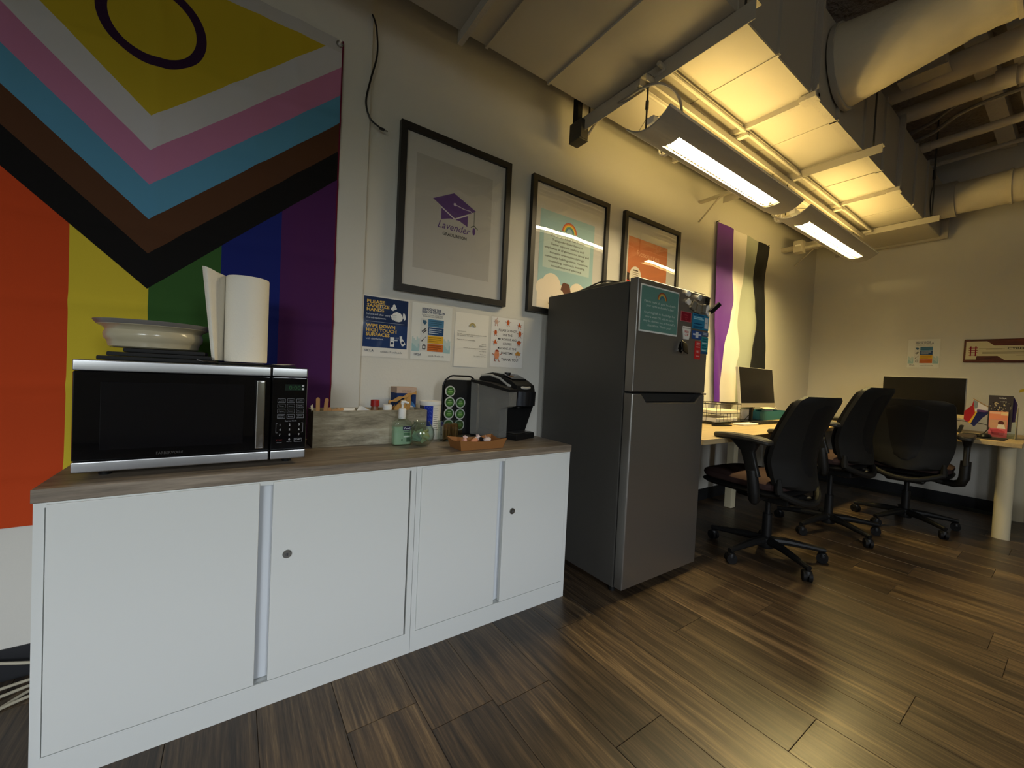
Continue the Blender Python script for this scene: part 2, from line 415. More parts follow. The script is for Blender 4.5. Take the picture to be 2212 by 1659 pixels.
struct('wall_front', MB().box(0.842, ROOM_X1+0.12, 0.0, 0.12, 0, ROOM_H+0.1).box(ROOM_X0-0.12, 0.842, -0.022, 0.12, 0, ROOM_H+0.1), M_wall)
struct('wall_right', MB().box(ROOM_X1, ROOM_X1+0.12, ROOM_Y0, 0, 0, ROOM_H+0.1), M_wall)
struct('wall_left', MB().box(ROOM_X0-0.12, ROOM_X0, ROOM_Y0, -0.022, 0, ROOM_H+0.1), M_wall)
wb = MB()
xs = [ROOM_X0-0.12]+[v for w in WINDOWS for v in w]+[ROOM_X1+0.12]
for i in range(0, len(xs), 2): wb.box(xs[i], xs[i+1], ROOM_Y0-0.12, ROOM_Y0, 0, ROOM_H+0.1)
for (a, b) in WINDOWS: wb.box(a, b, ROOM_Y0-0.12, ROOM_Y0, 0, WIN_Z0); wb.box(a, b, ROOM_Y0-0.12, ROOM_Y0, WIN_Z1, ROOM_H+0.1)
struct('wall_back', wb, M_wall)
for i, (a, b) in enumerate(WINDOWS):
    w = MB().box(a, a+0.05, ROOM_Y0-0.1, ROOM_Y0+0.01, WIN_Z0, WIN_Z1).box(b-0.05, b, ROOM_Y0-0.1, ROOM_Y0+0.01, WIN_Z0, WIN_Z1)
    w.box(a+0.05, b-0.05, ROOM_Y0-0.1, ROOM_Y0+0.01, WIN_Z0, WIN_Z0+0.05).box(a+0.05, b-0.05, ROOM_Y0-0.1, ROOM_Y0+0.01, WIN_Z1-0.05, WIN_Z1).box((a+b)/2-0.025, (a+b)/2+0.025, ROOM_Y0-0.08, ROOM_Y0+0.01, WIN_Z0+0.05, WIN_Z1-0.05)
    struct('window_%d' % (i+1), w, M_steel_dark)
struct('baseboard_front', MB().box(ROOM_X0, 0.842, -0.028, -0.022, 0, 0.1).box(0.842, ROOM_X1, -0.006, 0, 0, 0.1), M_base)
struct('baseboard_right', MB().box(ROOM_X1-0.006, ROOM_X1, ROOM_Y0, -0.006, 0, 0.1), M_base)
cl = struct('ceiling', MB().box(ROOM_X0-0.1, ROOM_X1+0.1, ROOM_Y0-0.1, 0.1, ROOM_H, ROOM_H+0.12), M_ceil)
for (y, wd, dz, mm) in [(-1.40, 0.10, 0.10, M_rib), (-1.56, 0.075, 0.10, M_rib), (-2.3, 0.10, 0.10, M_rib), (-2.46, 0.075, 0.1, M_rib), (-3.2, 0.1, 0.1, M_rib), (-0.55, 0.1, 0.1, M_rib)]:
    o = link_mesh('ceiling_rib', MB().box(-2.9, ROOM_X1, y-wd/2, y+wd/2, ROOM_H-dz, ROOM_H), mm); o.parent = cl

# ================================================================ AIR DUCT AND CEILING SERVICES
DY0, DY1, DZ0, DZ1 = -1.03, -0.25, 2.53, 3.02
duct = thing('air_duct', 'long painted rectangular air duct running along the poster wall below the ceiling', 'duct', (2.5, -0.64, DZ0))
SEG = [(-2.0, 1.165), (1.165, 2.0), (2.0, 2.765), (2.765, 4.33), (4.33, 5.98)]
for (a, b) in SEG:
    part('duct_section', MB().rbox(a+0.001, b-0.001, DY0, DY1, DZ0, DZ1, 0.004, 1), M_duct, duct)
for (x, sz) in [(1.165, .045), (2.765, 0.03), (4.33, 0.03)]:
    fl = MB()
    e = sz
    fl.box(x-0.012, x+0.012, DY0-e, DY1+e*0.4, DZ0-e, DZ0+0.001).box(x-0.012, x+0.012, DY0-e, DY0+0.001, DZ0, DZ1+e).box(x-0.012, x+0.012, DY1-0.001, DY1+e*0.4, DZ0, DZ1+e).box(x-0.012, x+0.012, DY0, DY1, DZ1-0.001, DZ1+e)
    fl.box(x-0.03, x+0.03, DY0-0.006, DY0+0.002, DZ0, DZ1)
    f = part('duct_flange', fl, M_ductseal, duct)
    part('corner_clip', MB().rbox(x-0.035, x+0.035, DY0-0.03, DY0+0.05, DZ0-0.034, DZ0-0.002, 0.008), M_ductseal, f)
for x in (1.29, 1.66, 2.36, 3.1, 3.55, 3.95, 4.8, 5.2):
    part('standing_seam', MB().box(x-0.006, x+0.006, DY0-0.006, DY1, DZ0-(0.010 if x < 1.9 else 0.004), DZ0+0.001).box(x-0.008, x+0.008, DY0-0.012, DY0+0.001, DZ0, DZ1), M_duct, duct)
part('end_flange', MB().box(5.86, 5.90, DY0-0.05, DY1+0.03, DZ0-0.02, DZ0).box(5.86, 5.9, DY0-0.05, DY0, DZ0, DZ1), M_duct, duct)
part('edge_strip', MB().box(2.78, 4.3, DY0-0.004, DY0+0.03, DZ0-0.004, DZ0+0.002), M_ductseal, duct)

def hanger(x, label, y0, y1, dark, hh=0.05):
    h = thing('duct_hanger', label, 'hanger', (x, -0.64, DZ0), group='angle hangers under the rectangular air duct')
    z1 = DZ0-0.0345 if dark else DZ0-0.0045
    part('angle_bar', MB().box(x-0.002, x+0.002, y0, y1, z1-hh, z1).box(x, x+0.045, y0, y1, z1-0.004, z1), M_duct, h)
    for yy in (y0+0.05, y1-0.05):
        part('hanger_rod', MB().cyl((x+0.02, yy, z1-0.03), (x+0.02, yy, ROOM_H), 0.005, 8), M_steel_dark, h)
hanger(1.99, 'angle hanger under the duct ahead of the first pendant light, darkest of the hangers', -1.105, -0.15, False, 0.08)
hanger(3.55, 'bright angle hanger under the duct above the far end of the first light', -1.13, -0.17, False)
hanger(5.17, 'angle hanger under the duct closest to the far right wall', -1.13, -0.17, False)

def round_duct(name_label, p0, p1, r, bands, tape=None, rc=0.2):
    p0, p1 = Vector(p0), Vector(p1); d = (p1-p0).normalized(); L = (p1-p0).length
    t = thing('round_duct', name_label, 'duct', p0)
    n = 40; pts = []; rs = []
    k = 60
    for i in range(k+1):
        s = i/k; pts.append(p0+(p1-p0)*s); w = 0.0
        if 0.22 < s < 0.42: w = 0.006*math.sin(s*190)
        rs.append(r+w*(1 if not tape else 0.8))
    if tape: rs = [rc+(r-rc)*min(1, (i/k)*L/0.5)+(rs[i]-r) for i in range(k+1)]
    part('duct_body', MB().tube(pts, rs, n), M_round, t)
    part('takeoff_collar', MB().cyl(p0+d*0.004, p0+d*(0.03 if tape else 0.14), rc+0.008, n), M_duct, t)
    for s in bands:
        part('band', MB().cyl(p0+d*(L*s-0.008), p0+d*(L*s+0.008), r+0.010, n), M_round, t)
    if tape:
        part('tape_wrap', MB().cyl(p0+d*(L*tape[0]), p0+d*(L*tape[1]), r+0.009, n), M_tape, t, label='black shiny sealant tape')
        part('bare_sleeve', MB().cyl(p0+d*(L*tape[1]), p0+d*(L*(tape[1]+0.1)), r+0.004, n), M_conduit, t)
    return t
round_duct('fat cream round duct with black tape leaving the rectangular duct, nearest one', (3.10, -1.035, 2.81), (3.10, -3.0, 2.83), 0.132, (0.32, 0.56), (0.40, 0.47), 0.21)
round_duct('round duct branch in the far corner above the plaque wall', (5.5, -1.035, 2.74), (5.5, -2.5, 2.74), 0.13, (0.30, 0.40, 0.45), None, 0.14)

CP = lambda p: (CAM.x+(p[0]-CAM.x)*1.07, CAM.y+(p[1]-CAM.y)*1.07, CAM.z+(p[2]-CAM.z)*1.07)   # measured points moved up clear of the duct top
def pipe(name, label, pts, r, clips=(), smooth=0, cat='pipe', m_=M_pipe, n=16):
    pts = [CP(p) for p in pts]; clips = [(CP(a), CP(b)) for a, b in clips]; r = r*1.07
    t = thing(name, label, cat, pts[0])
    part('pipe_run', MB().tube(pts, r, n, smooth=smooth), m_, t)
    for c in clips:
        part('coupling', MB().cyl(c[0], c[1], r*1.18, n), m_, t)
    return t
pipe('ceiling_pipe', 'thickest straight pipe crossing above the rectangular duct', [(3.84, -0.3, 2.98), (3.88, -3.6, 2.98)], 0.075, [((3.87, -2.2, 2.98), (3.87, -2.3, 2.98))])
pipe('ceiling_pipe', 'stained pipe lying just past the thickest ceiling pipe', [(4.12, -0.3, 2.93), (4.10, -3.6, 2.93)], 0.05, [((4.10, -1.5, 2.93), (4.10, -1.58, 2.93))])
pipe('conduit', 'upper thin bent conduit beyond the two big ceiling pipes', [(4.55, -0.95, 2.98), (4.50, -1.15, 3.0), (4.36, -1.36, 3.02), (4.33, -1.8, 3.02), (4.33, -3.4, 3.02)], 0.014, smooth=5, cat='conduit', m_=M_conduit, n=8)
pipe('conduit', 'lower thin bent conduit beyond the two big ceiling pipes', [(4.60, -0.95, 2.94), (4.56, -1.15, 2.95), (4.43, -1.36, 2.98), (4.40, -1.8, 2.98), (4.40, -3.4, 2.98)], 0.014, smooth=5, cat='conduit', m_=M_conduit, n=8)
pipe('ceiling_pipe', 'slim straight ceiling pipe with end elbow under the conduits', [(4.72, -1.02, 2.93), (4.66, -3.4, 2.95)], 0.03, [((4.718, -1.08, 2.93), (4.716, -1.13, 2.93)), ((4.69, -1.7, 2.935), (4.69, -1.75, 2.935))])
pipe('ceiling_pipe', 'thinnest ceiling pipe held by a hanger rod', [(5.25, -0.7, 2.98), (5.18, -3.2, 3.0)], 0.016, n=10)
t = thing('hanger_rod', 'vertical threaded rod with clamp holding the thinnest ceiling pipe', 'rod', (5.23, -1.07, 2.9))
part('rod', MB().cyl((5.235, -1.07, 2.82), (5.235, -1.07, ROOM_H), 0.006, 8), M_conduit, t)
part('clamp', MB().cyl((5.235, -1.07, 2.86), (5.235, -1.07, 2.94), 0.011, 8), M_steel_dark, t)
t = thing('ceiling_box', 'pale small electrical box on the ceiling beside the fat round duct', 'box', (3.95, -1.2, 3.05))
part('box_body', MB().rbox(3.85, 3.94, -1.32, -1.12, 3.03, 3.12, 0.006), M_duct, t)
part('box_cover', MB().rbox(3.835, 3.955, -1.335, -1.105, 3.02, 3.032, 0.003), M_duct, t)
part('stem', MB().cyl((3.9, -1.22, 3.1), (3.9, -1.22, ROOM_H), 0.012, 8), M_steel_dark, t)
pipe('pipe_stub', 'short vertical pipe stub above the thickest pipe by the duct', [(3.66, -1.12, 3.06), (3.72, -1.12, ROOM_H)], 0.03, n=12)
pipe('flexible_cable', 'short corrugated cable at the duct top behind the round duct', [(3.45, -1.02, 3.1), (3.5, -1.1, 3.08), (3.56, -1.16, 3.13), (3.6, -1.2, 3.2)], 0.011, smooth=4, cat='cable', m_=M_conduit, n=8)

# rail under the duct
rail = thing('mounting_rail', 'long metal mounting rail under the duct carrying the pendant lights', 'rail', (3.4, -0.63, 2.44))
part('rail_channel', MB().box(1.93, 5.15, -0.655, -0.650, 2.44, 2.475).box(1.93, 5.15, -0.615, -0.610, 2.44, 2.475).box(1.93, 5.15, -0.655, -0.610, 2.472, 2.476), M_duct, rail)
part('rail_conduit', MB().tube([(1.95, -0.58, 2.462), (5.1, -0.58, 2.462)], 0.011, 10), M_duct, rail)
part('rail_conduit', MB().tube([(1.95, -0.70, 2.50), (5.16, -0.70, 2.50)], 0.011, 10), M_duct, rail)
for x in (2.0, 2.785, 3.56, 4.35, 5.1):
    part('rail_strap', MB().box(x-0.015, x+0.015, -0.715, -0.57, 2.476, 2.49), M_ductseal, rail)

# pendant lights
M_tube1 = emitter('lamp_tube', LAMP_COL, TUBE_STRENGTH)
M_lens1 = emitter('lamp_lens', (1.0, 0.80, 0.45), LENS_STRENGTH)
M_lens2 = emitter('lamp_lens_far', (1.0, 0.77, 0.30), LENS_STRENGTH*1.9)
M_louver = mat('louver_dimmed', (0.011, 0.009, 0.0035, 1), 0.5)  # blades darkened so the lens glow leaves them as dim yellow lines
M_louver2 = mat('louver_yellow_glow', (0.012, 0.0105, 0.003, 1), 0.5)  # yellow glow of the far lens put into the blade colour
def pendant(x0, x1, s0, s1, label, lens, louv):
    yc, hw, ze, sag = -0.687, 0.1175, 2.238, 0.052
    t = thing('pendant_light', label, 'light', ((x0+x1)/2, yc, ze-sag), group='linear pendant lights under the duct')
    zf = lambda y: ze-sag*(1-((y-yc)/hw)**2)
    b = MB(); ny = 24
    ys = [yc-hw+2*hw*i/ny for i in range(ny+1)]
    sl0, sl1 = ys[7], ys[17]
    for i in range(ny):
        a, c = ys[i], ys[i+1]
        segs = [(x0, x1)] if (c <= sl0+1e-6 or a >= sl1-1e-6) else [(x0, s0), (s1, x1)]
        for (p, q) in segs:
            o = len(b.v)
            for dz in (0.0, 0.003):
                b.v += [(p, a, zf(a)+dz), (q, a, zf(a)+dz), (q, c, zf(c)+dz), (p, c, zf(c)+dz)]
            b.f += [[o, o+1, o+2, o+3], [o+7, o+6, o+5, o+4]]; b.mi += [0, 0]
    hs = part('housing', b, M_lighthouse, t)
    part('edge_rim', MB().box(x0, x1, yc-hw-0.002, yc-hw+0.003, ze-0.002, ze+0.007).box(x0, x1, yc+hw-0.003, yc+hw+0.002, ze-0.002, ze+0.007), M_white, t)
    part('end_rim', MB().tube([(x0, y, zf(y)+0.004) for y in ys], 0.0035, 6), M_lighthouse, t)
    part('end_rim', MB().tube([(x1, y, zf(y)+0.004) for y in ys], 0.0035, 6), M_lighthouse, t)
    lh = 0.006 if louv is M_louver else 0.013
    lv = MB(); n = int((s1-s0)/0.031)
    for i in range(n+1):
        x = s0+(s1-s0)*i/n
        for (a, c) in ((sl0, yc-0.004), (yc+0.004, sl1)):
            lv.add([(x, a, zf(a)+0.001), (x, c, zf(c)+0.001), (x+0.007, c, zf(c)+lh), (x+0.007, a, zf(a)+lh)], [(0, 1, 2, 3)])
    for y in (sl0, yc, sl1): lv.box(s0, s1, y-0.0015, y+0.0015, zf(y)+0.001, zf(y)+0.010)
    part('louver', lv, louv, t, kind='stuff')
    part('lens', MB().add([(s0, sl0, ze-0.022), (s0, sl1, ze-0.022), (s1, sl1, ze-0.022), (s1, sl0, ze-0.022)], [(0, 1, 2, 3)]), lens, t, smooth=0)
    part('lens_light_block', MB().box(s0-0.01, s1+0.01, sl0-0.004, sl1+0.004, ze-0.0205, ze-0.0185), M_white, t)  # added unseen plate, blocks lens light from reaching the duct
    for dy in (-0.06, 0.06):
        part('lamp_tube', MB().cyl((x0+0.22, yc+dy, ze+0.004), (x1-0.1, yc+dy, ze+0.004), 0.011, 10), M_tube1, t)
    part('gear_tray', MB().box(x0+0.02, x1-0.02, yc-0.018, yc+0.018, ze-0.015, ze+0.016), M_white, t)
    for x in (x0+0.06, x1-0.06):
        w = part('suspension_rod', MB().cyl((x, -0.633, ze+0.0), (x, -0.633, 2.45), 0.0045, 8).cyl((x, -0.633, 2.33), (x, -0.633, 2.37), 0.008, 8), M_steel_dark, t)
        part('cross_wire', MB().tube([(x, yc-hw*0.9, ze-0.005), (x, -0.633, ze+0.05), (x, yc+hw*0.9, ze-0.005)], 0.0015, 5), M_steel_dark, w)
    return t
pendant(1.91, 3.36, 2.09, 3.185, 'nearer curved grey pendant light with bright white louver', M_lens1, M_louver)
pendant(3.47, 4.97, 3.66, 4.83, 'farther curved pendant light glowing yellow near the corner', M_lens2, M_louver2)

jb = thing('junction_box', 'dark junction box hanging at the duct edge with a cable loop', 'junction box', (2.0, -0.12, 2.45))
part('box_body', MB().rbox(1.96, 2.02, -0.19, -0.09, 2.40, 2.51, 0.006), M_steel_dark, jb)
part('box_cover', MB().rbox(1.955, 2.025, -0.185, -0.095, 2.394, 2.402, 0.003), M_steel_dark, jb)
part('bracket', MB().box(1.975, 2.01, -0.14, -0.10, 2.51, 2.66), M_blackmat, jb)
part('cable', MB().tube([(2.02, -0.18, 2.43), (2.02, -0.3, 2.50), (1.985, -0.47, 2.535-0.07), (1.96, -0.62, 2.44), (2.0, -0.70, 2.425), (2.08, -0.73, 2.38), (2.11, -0.735, 2.26)], 0.007, 8, smooth=6), M_conduit, jb, label='flexible grey metal cable')
j2 = thing('junction_box', 'square junction box behind the farther pendant light in the corner', 'junction box', (5.1, -0.2, 2.5))
part('box_body', MB().rbox(5.02, 5.12, -0.20, -0.12, 2.40, 2.52, 0.008), M_duct, j2)
part('slot_cover', MB().rbox(5.015, 5.022, -0.19, -0.14, 2.46, 2.475, 0.002), M_white, j2)
part('arm', MB().box(5.08, 5.12, -0.5, -0.2, 2.44, 2.46).box(5.05, 5.10, -0.12, -0.0005, 2.44, 2.48), M_duct, j2)
def ring_clip(x, label):
    t = thing('ring_clip', label, 'clip', (x, -0.56, 2.24), group='white ring clips behind the pendant lights')
    pts = [(x, -0.53+0.022*math.cos(a*PI/8), 2.285+0.03*math.sin(a*PI/8)) for a in range(17)]
    part('ring', MB().tube(pts, 0.006, 6), M_white, t)
    part('stem', MB().box(x-0.012, x+0.012, -0.575, -0.535, 2.245, 2.27), M_white, t)
ring_clip(2.25, 'white ring clip behind the near end of the nearer pendant light')
ring_clip(3.66, 'white ring clip behind the start of the farther pendant light')
for (x, lab) in ((3.5, 'wall side support bracket nearest the striped flag top'), (5.4, 'wall side support bracket beyond the farther pendant light')):
    t = thing('support_bracket', lab, 'bracket', (x, -0.02, 2.5))
    part('bracket_arm', MB().box(x-0.02, x+0.02, -0.26, -0.001, 2.512, 2.527), M_duct, t)
    part('brace', MB().tube([(x, -0.004, 2.36), (x, -0.17, 2.512)], 0.007, 6), M_duct, t)

# ================================================================ PRIDE FLAG
def ramp_math(nt, op, a, b=None):
    n = nt.nodes.new('ShaderNodeMath'); n.operation = op
    for i, v in enumerate((a, b)):
        if v is None: continue
        if isinstance(v, (int, float)): n.inputs[i].default_value = v
        else: nt.links.new(v, n.inputs[i])
    return n.outputs[0]
def ramp_const(nt, fac, stops):
    r = nt.nodes.new('ShaderNodeValToRGB'); r.color_ramp.interpolation = 'CONSTANT'; e = r.color_ramp.elements
    while len(e) < len(stops): e.new(0.5)
    for i, (p, c) in enumerate(stops): e[i].position = p; e[i].color = c
    nt.links.new(fac, r.inputs['Fac']); return r.outputs['Color']
def mixc(nt, fac, a, b):
    n = nt.nodes.new('ShaderNodeMix'); n.data_type = 'RGBA'; nt.links.new(fac, n.inputs['Factor'])
    nt.links.new(a, n.inputs['A'])
    if isinstance(b, tuple): n.inputs['B'].default_value = b
    else: nt.links.new(b, n.inputs['B'])
    return n.outputs['Result']
FX0, FX1, FZ0, FZ1, FCX = -0.475, 0.722, 0.487, 2.405, 0.120
M_flag = bpy.data.materials.new('pride_flag_cloth'); M_flag.use_nodes = True
nt = M_flag.node_tree; b = nt.nodes['Principled BSDF']; b.inputs['Roughness'].default_value = 0.85; b.inputs['Specular IOR Level'].default_value = 0.15
uv = nt.nodes.new('ShaderNodeUVMap'); uv.uv_map = 'UVMap'; sp = nt.nodes.new('ShaderNodeSeparateXYZ'); nt.links.new(uv.outputs[0], sp.inputs[0])
ux = ramp_math(nt, 'ADD', ramp_math(nt, 'MULTIPLY', sp.outputs['X'], FX1-FX0), FX0)
uz = ramp_math(nt, 'ADD', ramp_math(nt, 'MULTIPLY', sp.outputs['Y'], FZ1-FZ0), FZ0)
stripe_f = ramp_math(nt, 'DIVIDE', ramp_math(nt, 'SUBTRACT', ux, FX0), FX1-FX0)
sfp = lambda x: (x-FX0)/(FX1-FX0)
stripes = ramp_const(nt, stripe_f, [(0, srgb(168, 32, 35)), (sfp(-.27), srgb(185, 66, 27)), (sfp(-.072), srgb(199, 177, 50)), (sfp(.12), srgb(51, 87, 41)), (sfp(.322), srgb(25, 35, 105)), (sfp(.515), srgb(72, 33, 81))])
fv = ramp_math(nt, 'SUBTRACT', uz, ramp_math(nt, 'MULTIPLY', ramp_math(nt, 'ABSOLUTE', ramp_math(nt, 'SUBTRACT', ux, FCX)), 0.94))
chf = ramp_math(nt, 'DIVIDE', ramp_math(nt, 'SUBTRACT', fv, 1.146), 1.3)
cp = lambda z: (z-1.146)/1.3
chev = ramp_const(nt, chf, [(0, srgb(20, 18, 18)), (cp(1.382), srgb(80, 51, 33)), (cp(1.499), srgb(86, 143, 174)), (cp(1.617), srgb(184, 119, 153)), (cp(1.733), srgb(194, 191, 193)), (cp(1.848), srgb(187, 163, 41))])
isch = ramp_math(nt, 'GREATER_THAN', fv, 1.264)
colr = mixc(nt, isch, stripes, chev)
dx = ramp_math(nt, 'SUBTRACT', ux, FCX); dz_ = ramp_math(nt, 'SUBTRACT', uz, 2.166)
rad = ramp_math(nt, 'SQRT', ramp_math(nt, 'ADD', ramp_math(nt, 'MULTIPLY', dx, dx), ramp_math(nt, 'MULTIPLY', dz_, dz_)))
ring = ramp_math(nt, 'MULTIPLY', ramp_math(nt, 'GREATER_THAN', rad, 0.1145), ramp_math(nt, 'LESS_THAN', rad, 0.1435))
colr = mixc(nt, ring, colr, srgb(49, 26, 54))
colr = mixc(nt, ramp_math(nt, 'GREATER_THAN', uz, 2.353), colr, srgb(185, 182, 180))
colr = mixc(nt, ramp_math(nt, 'GREATER_THAN', ramp_math(nt, 'ABSOLUTE', ramp_math(nt, 'SUBTRACT', ux, 0.5*(FX0+FX1))), 0.5*(FX1-FX0)-0.006), colr, srgb(99, 22, 45))
nt.links.new(colr, b.inputs['Base Color'])
tcn = nt.nodes.new('ShaderNodeTexNoise'); tcn.inputs['Scale'].default_value = 500; tco = nt.nodes.new('ShaderNodeTexCoord'); nt.links.new(tco.outputs['Object'], tcn.inputs['Vector'])
bpn = nt.nodes.new('ShaderNodeBump'); bpn.inputs['Strength'].default_value = 0.15; bpn.inputs['Distance'].default_value = 0.001; nt.links.new(tcn.outputs['Fac'], bpn.inputs['Height']); nt.links.new(bpn.outputs['Normal'], b.inputs['Normal'])
def crease(x, c, w): return max(0.0, 1-abs(x-c)/w)
def cloth(name, x0, x1, z0, z1, yb, nu, nv, fn, xfn, material, parent):
    mb = MB()
    def g(u, v): return (xfn(u, v), yb-fn(u, v), z0+(z1-z0)*v)
    mb.grid(nu, nv, g); o = part(name, mb, material, parent, smooth=60)
    me = o.data; ul = me.uv_layers.new(name='UVMap')
    N = (nu+1)
    for p in me.polygons:
        for li in p.loop_indices:
            vi = me.loops[li].vertex_index; ul.data[li].uv = ((vi % N)/nu, (vi//N)/nv)
    return o
def flag_y(u, v):
    z = FZ0+(FZ1-FZ0)*v; x = FX0+(FX1-FX0)*u
    s = 0.003+0.006*crease(x, 0.135, 0.03)+0.004*crease(x, 0.42, 0.04)+0.005*crease(x, 0.555, 0.05)+0.004*crease(x, -0.2, 0.04)
    for zc in (0.66, 0.93, 1.2, 1.47, 1.78, 2.05): s += 0.007*crease(z-0.03*(x-0.1), zc, 0.03)
    s += 0.006*math.sin(5*x+2.2*z)*math.sin(3*z) + 0.006
    if z < 0.9: s += 0.014*(0.9-z)/0.4*(0.5+0.5*math.sin(9*x+5*z))
    return s
fl1 = thing('wall_flag', 'large rainbow chevron flag with yellow triangle and purple ring on wall', 'flag', (FCX, -0.024, FZ0))
cloth('cloth', FX0, FX1, FZ0, FZ1, -0.0225, 90, 140, flag_y, lambda u, v: FX0+(FX1-FX0)*u, M_flag, fl1)
gp = [(0.705+0.011*math.cos(a*PI/8), -0.036, 2.385+0.011*math.sin(a*PI/8)) for a in range(17)]
part('grommet', MB().tube(gp, 0.0035, 6), M_chrome, fl1, label='brass grommet in the corner')
part('pushpin', MB().cyl((0.706, -0.02, 2.388), (0.706, -0.05, 2.392), 0.004, 10), M_white, fl1)

# asexual flag
A_T = [(2.42, 3.752, 4.012, 4.252, 4.491, 4.734), (2.05, 3.752, 4.031, 4.242, 4.43, 4.668), (1.79, 3.758, 4.072, 4.215, 4.50, 4.69), (1.63, 3.764, 4.035, 4.209, 4.551, 4.70), (1.35, 3.806, 3.962, 4.272, 4.50, 4.735), (1.19, 3.822, 3.965, 4.214, 4.472, 4.76), (0.87, 3.852, 3.972, 4.21, 4.47, 4.76)]
def ace_x(u, v):
    z = 0.87+(2.42-0.87)*v
    for a, c in zip(A_T[:-1], A_T[1:]):
        if c[0] <= z <= a[0]+1e-6:
            t = (z-c[0])/(a[0]-c[0]); t = t*t*(3-2*t); bx = [c[i]+(a[i]-c[i])*t for i in range(1, 6)]; break
    else: bx = A_T[0][1:]
    k = min(3, int(u*4)); return bx[k]+(bx[k+1]-bx[k])*(u*4-k)
def ace_y(u, v):
    amp = 0.006+0.020*(1-v)
    return 0.025+amp*(math.sin(u*4*PI*1.5+v*4)*0.6+0.4*math.sin(u*17-v*7))
M_ace = bpy.data.materials.new('ace_flag_cloth'); M_ace.use_nodes = True
nt = M_ace.node_tree; b = nt.nodes['Principled BSDF']; b.inputs['Roughness'].default_value = 0.5; b.inputs['Specular IOR Level'].default_value = 0.3
uv = nt.nodes.new('ShaderNodeUVMap'); uv.uv_map = 'UVMap'; sp = nt.nodes.new('ShaderNodeSeparateXYZ'); nt.links.new(uv.outputs[0], sp.inputs[0])
nt.links.new(ramp_const(nt, sp.outputs['X'], [(0, srgb(98, 48, 150)), (0.25, srgb(226, 222, 218)), (0.5, srgb(166, 172, 160)), (0.75, srgb(30, 32, 36))]), b.inputs['Base Color'])
fl2 = thing('wall_flag', 'narrow purple, white, grey and black striped flag beside the corner', 'flag', (4.24, -0.02, 0.87))
cloth('cloth', 0, 1, 0.87, 2.42, -0.004, 80, 70, ace_y, ace_x, M_ace, fl2)
for x in (3.765, 4.715): part('pushpin', MB().cyl((x, -0.001, 2.425), (x, -0.03, 2.43), 0.004, 8), M_blackmat, fl2)

# ================================================================ USB CABLE, FRAMED POSTERS
t = thing('usb_cable', 'black usb cable hanging from a hole high on the wall beside the flag', 'cable', (0.85, -0.02, 2.1))
part('cord', MB().tube([(0.83, 0.0, 2.592), (0.838, -0.02, 2.588), (0.855, -0.03, 2.53), (0.862, -0.03, 2.42), (0.838, -0.03, 2.30), (0.822, -0.03, 2.20), (0.842, -0.03, 2.135), (0.885, -0.028, 2.112)], 0.004, 8, smooth=6), M_wire, t)
part('plug', MB().rbox(0.883, 0.908, -0.033, -0.023, 2.103, 2.114, 0.003), M_wire, t)
part('connector', MB().rbox(0.907, 0.922, -0.031, -0.025, 2.104, 2.110, 0.001), M_chrome, t)

def framed(x0, x1, z0, z1, label, wavy, fw=0.0305):
    t = thing('framed_poster', label, 'poster', ((x0+x1)/2, 0, z0))
    d = 0.03
    f = MB()
    f.prism([(x0, z0), (x1, z0), (x1-fw, z0+fw), (x0+fw, z0+fw)], lambda u, v: (u, -d, v), lambda u, v: (u, -0.002, v))
    f.prism([(x1, z0), (x1, z1), (x1-fw, z1-fw), (x1-fw, z0+fw)], lambda u, v: (u, -d, v), lambda u, v: (u, -0.002, v))
    f.prism([(x1, z1), (x0, z1), (x0+fw, z1-fw), (x1-fw, z1-fw)], lambda u, v: (u, -d, v), lambda u, v: (u, -0.002, v))
    f.prism([(x0, z1), (x0, z0), (x0+fw, z0+fw), (x0+fw, z1-fw)], lambda u, v: (u, -d, v), lambda u, v: (u, -0.002, v))
    part('frame', f, M_frameblack, t)
    part('backing', MB().box(x0+fw, x1-fw, -0.012, -0.004, z0+fw, z1-fw), ink(205, 202, 196), t)
    part('glazing', MB().add([(x0+fw, -0.0205, z0+fw), (x1-fw, -0.0205, z0+fw), (x1-fw, -0.0205, z1-fw), (x0+fw, -0.0205, z1-fw)], [(0, 1, 2, 3)]), wavy, t)
    return t
f1 = framed(0.985, 1.610, 1.403, 2.192, 'largest black framed poster with purple graduation cap', M_acryl1)
sx0, sx1, sz0, sz1 = 1.07, 1.50, 1.525, 2.075
sh = Sheet((sx0, -0.012, sz1), X, -Z, sx1-sx0, sz1-sz0)
q = lambda x, z: ((x-sx0)/(sx1-sx0), (sz1-z)/(sz1-sz0))
sh.rect(0, 0, 1, 1, (186, 182, 175))
PUR = (98, 68, 128)
sh.poly([q(1.161, 1.881), q(1.275, 1.938), q(1.406, 1.879), q(1.284, 1.813)], PUR)
sh.poly([q(1.208, 1.849), q(1.284, 1.806), q(1.358, 1.846), q(1.358, 1.787), q(1.31, 1.806), q(1.26, 1.806), q(1.208, 1.790)], PUR)
sh.line([q(1.205, 1.852), q(1.284, 1.808), q(1.362, 1.849)], 0.005, (214, 208, 214))
sh.circ(*q(1.282, 1.882), 0.008, (200, 190, 204)); sh.line([q(1.282, 1.882), q(1.335, 1.872), q(1.372, 1.872), q(1.39, 1.86)], 0.004, (200, 190, 204))
sh.line([q(1.395, 1.873), q(1.397, 1.80)], 0.003, (60, 72, 58)); sh.line([q(1.378, 1.79), q(1.397, 1.802), q(1.42, 1.786)], 0.004, (60, 72, 58))
sh.ell(*q(1.397, 1.772), 0.02, 0.035, PUR)
sh.text('Lavender', *q(1.284, 1.748), 0.036, (92, 62, 124), 'c', shear=0.35, width=0.185)
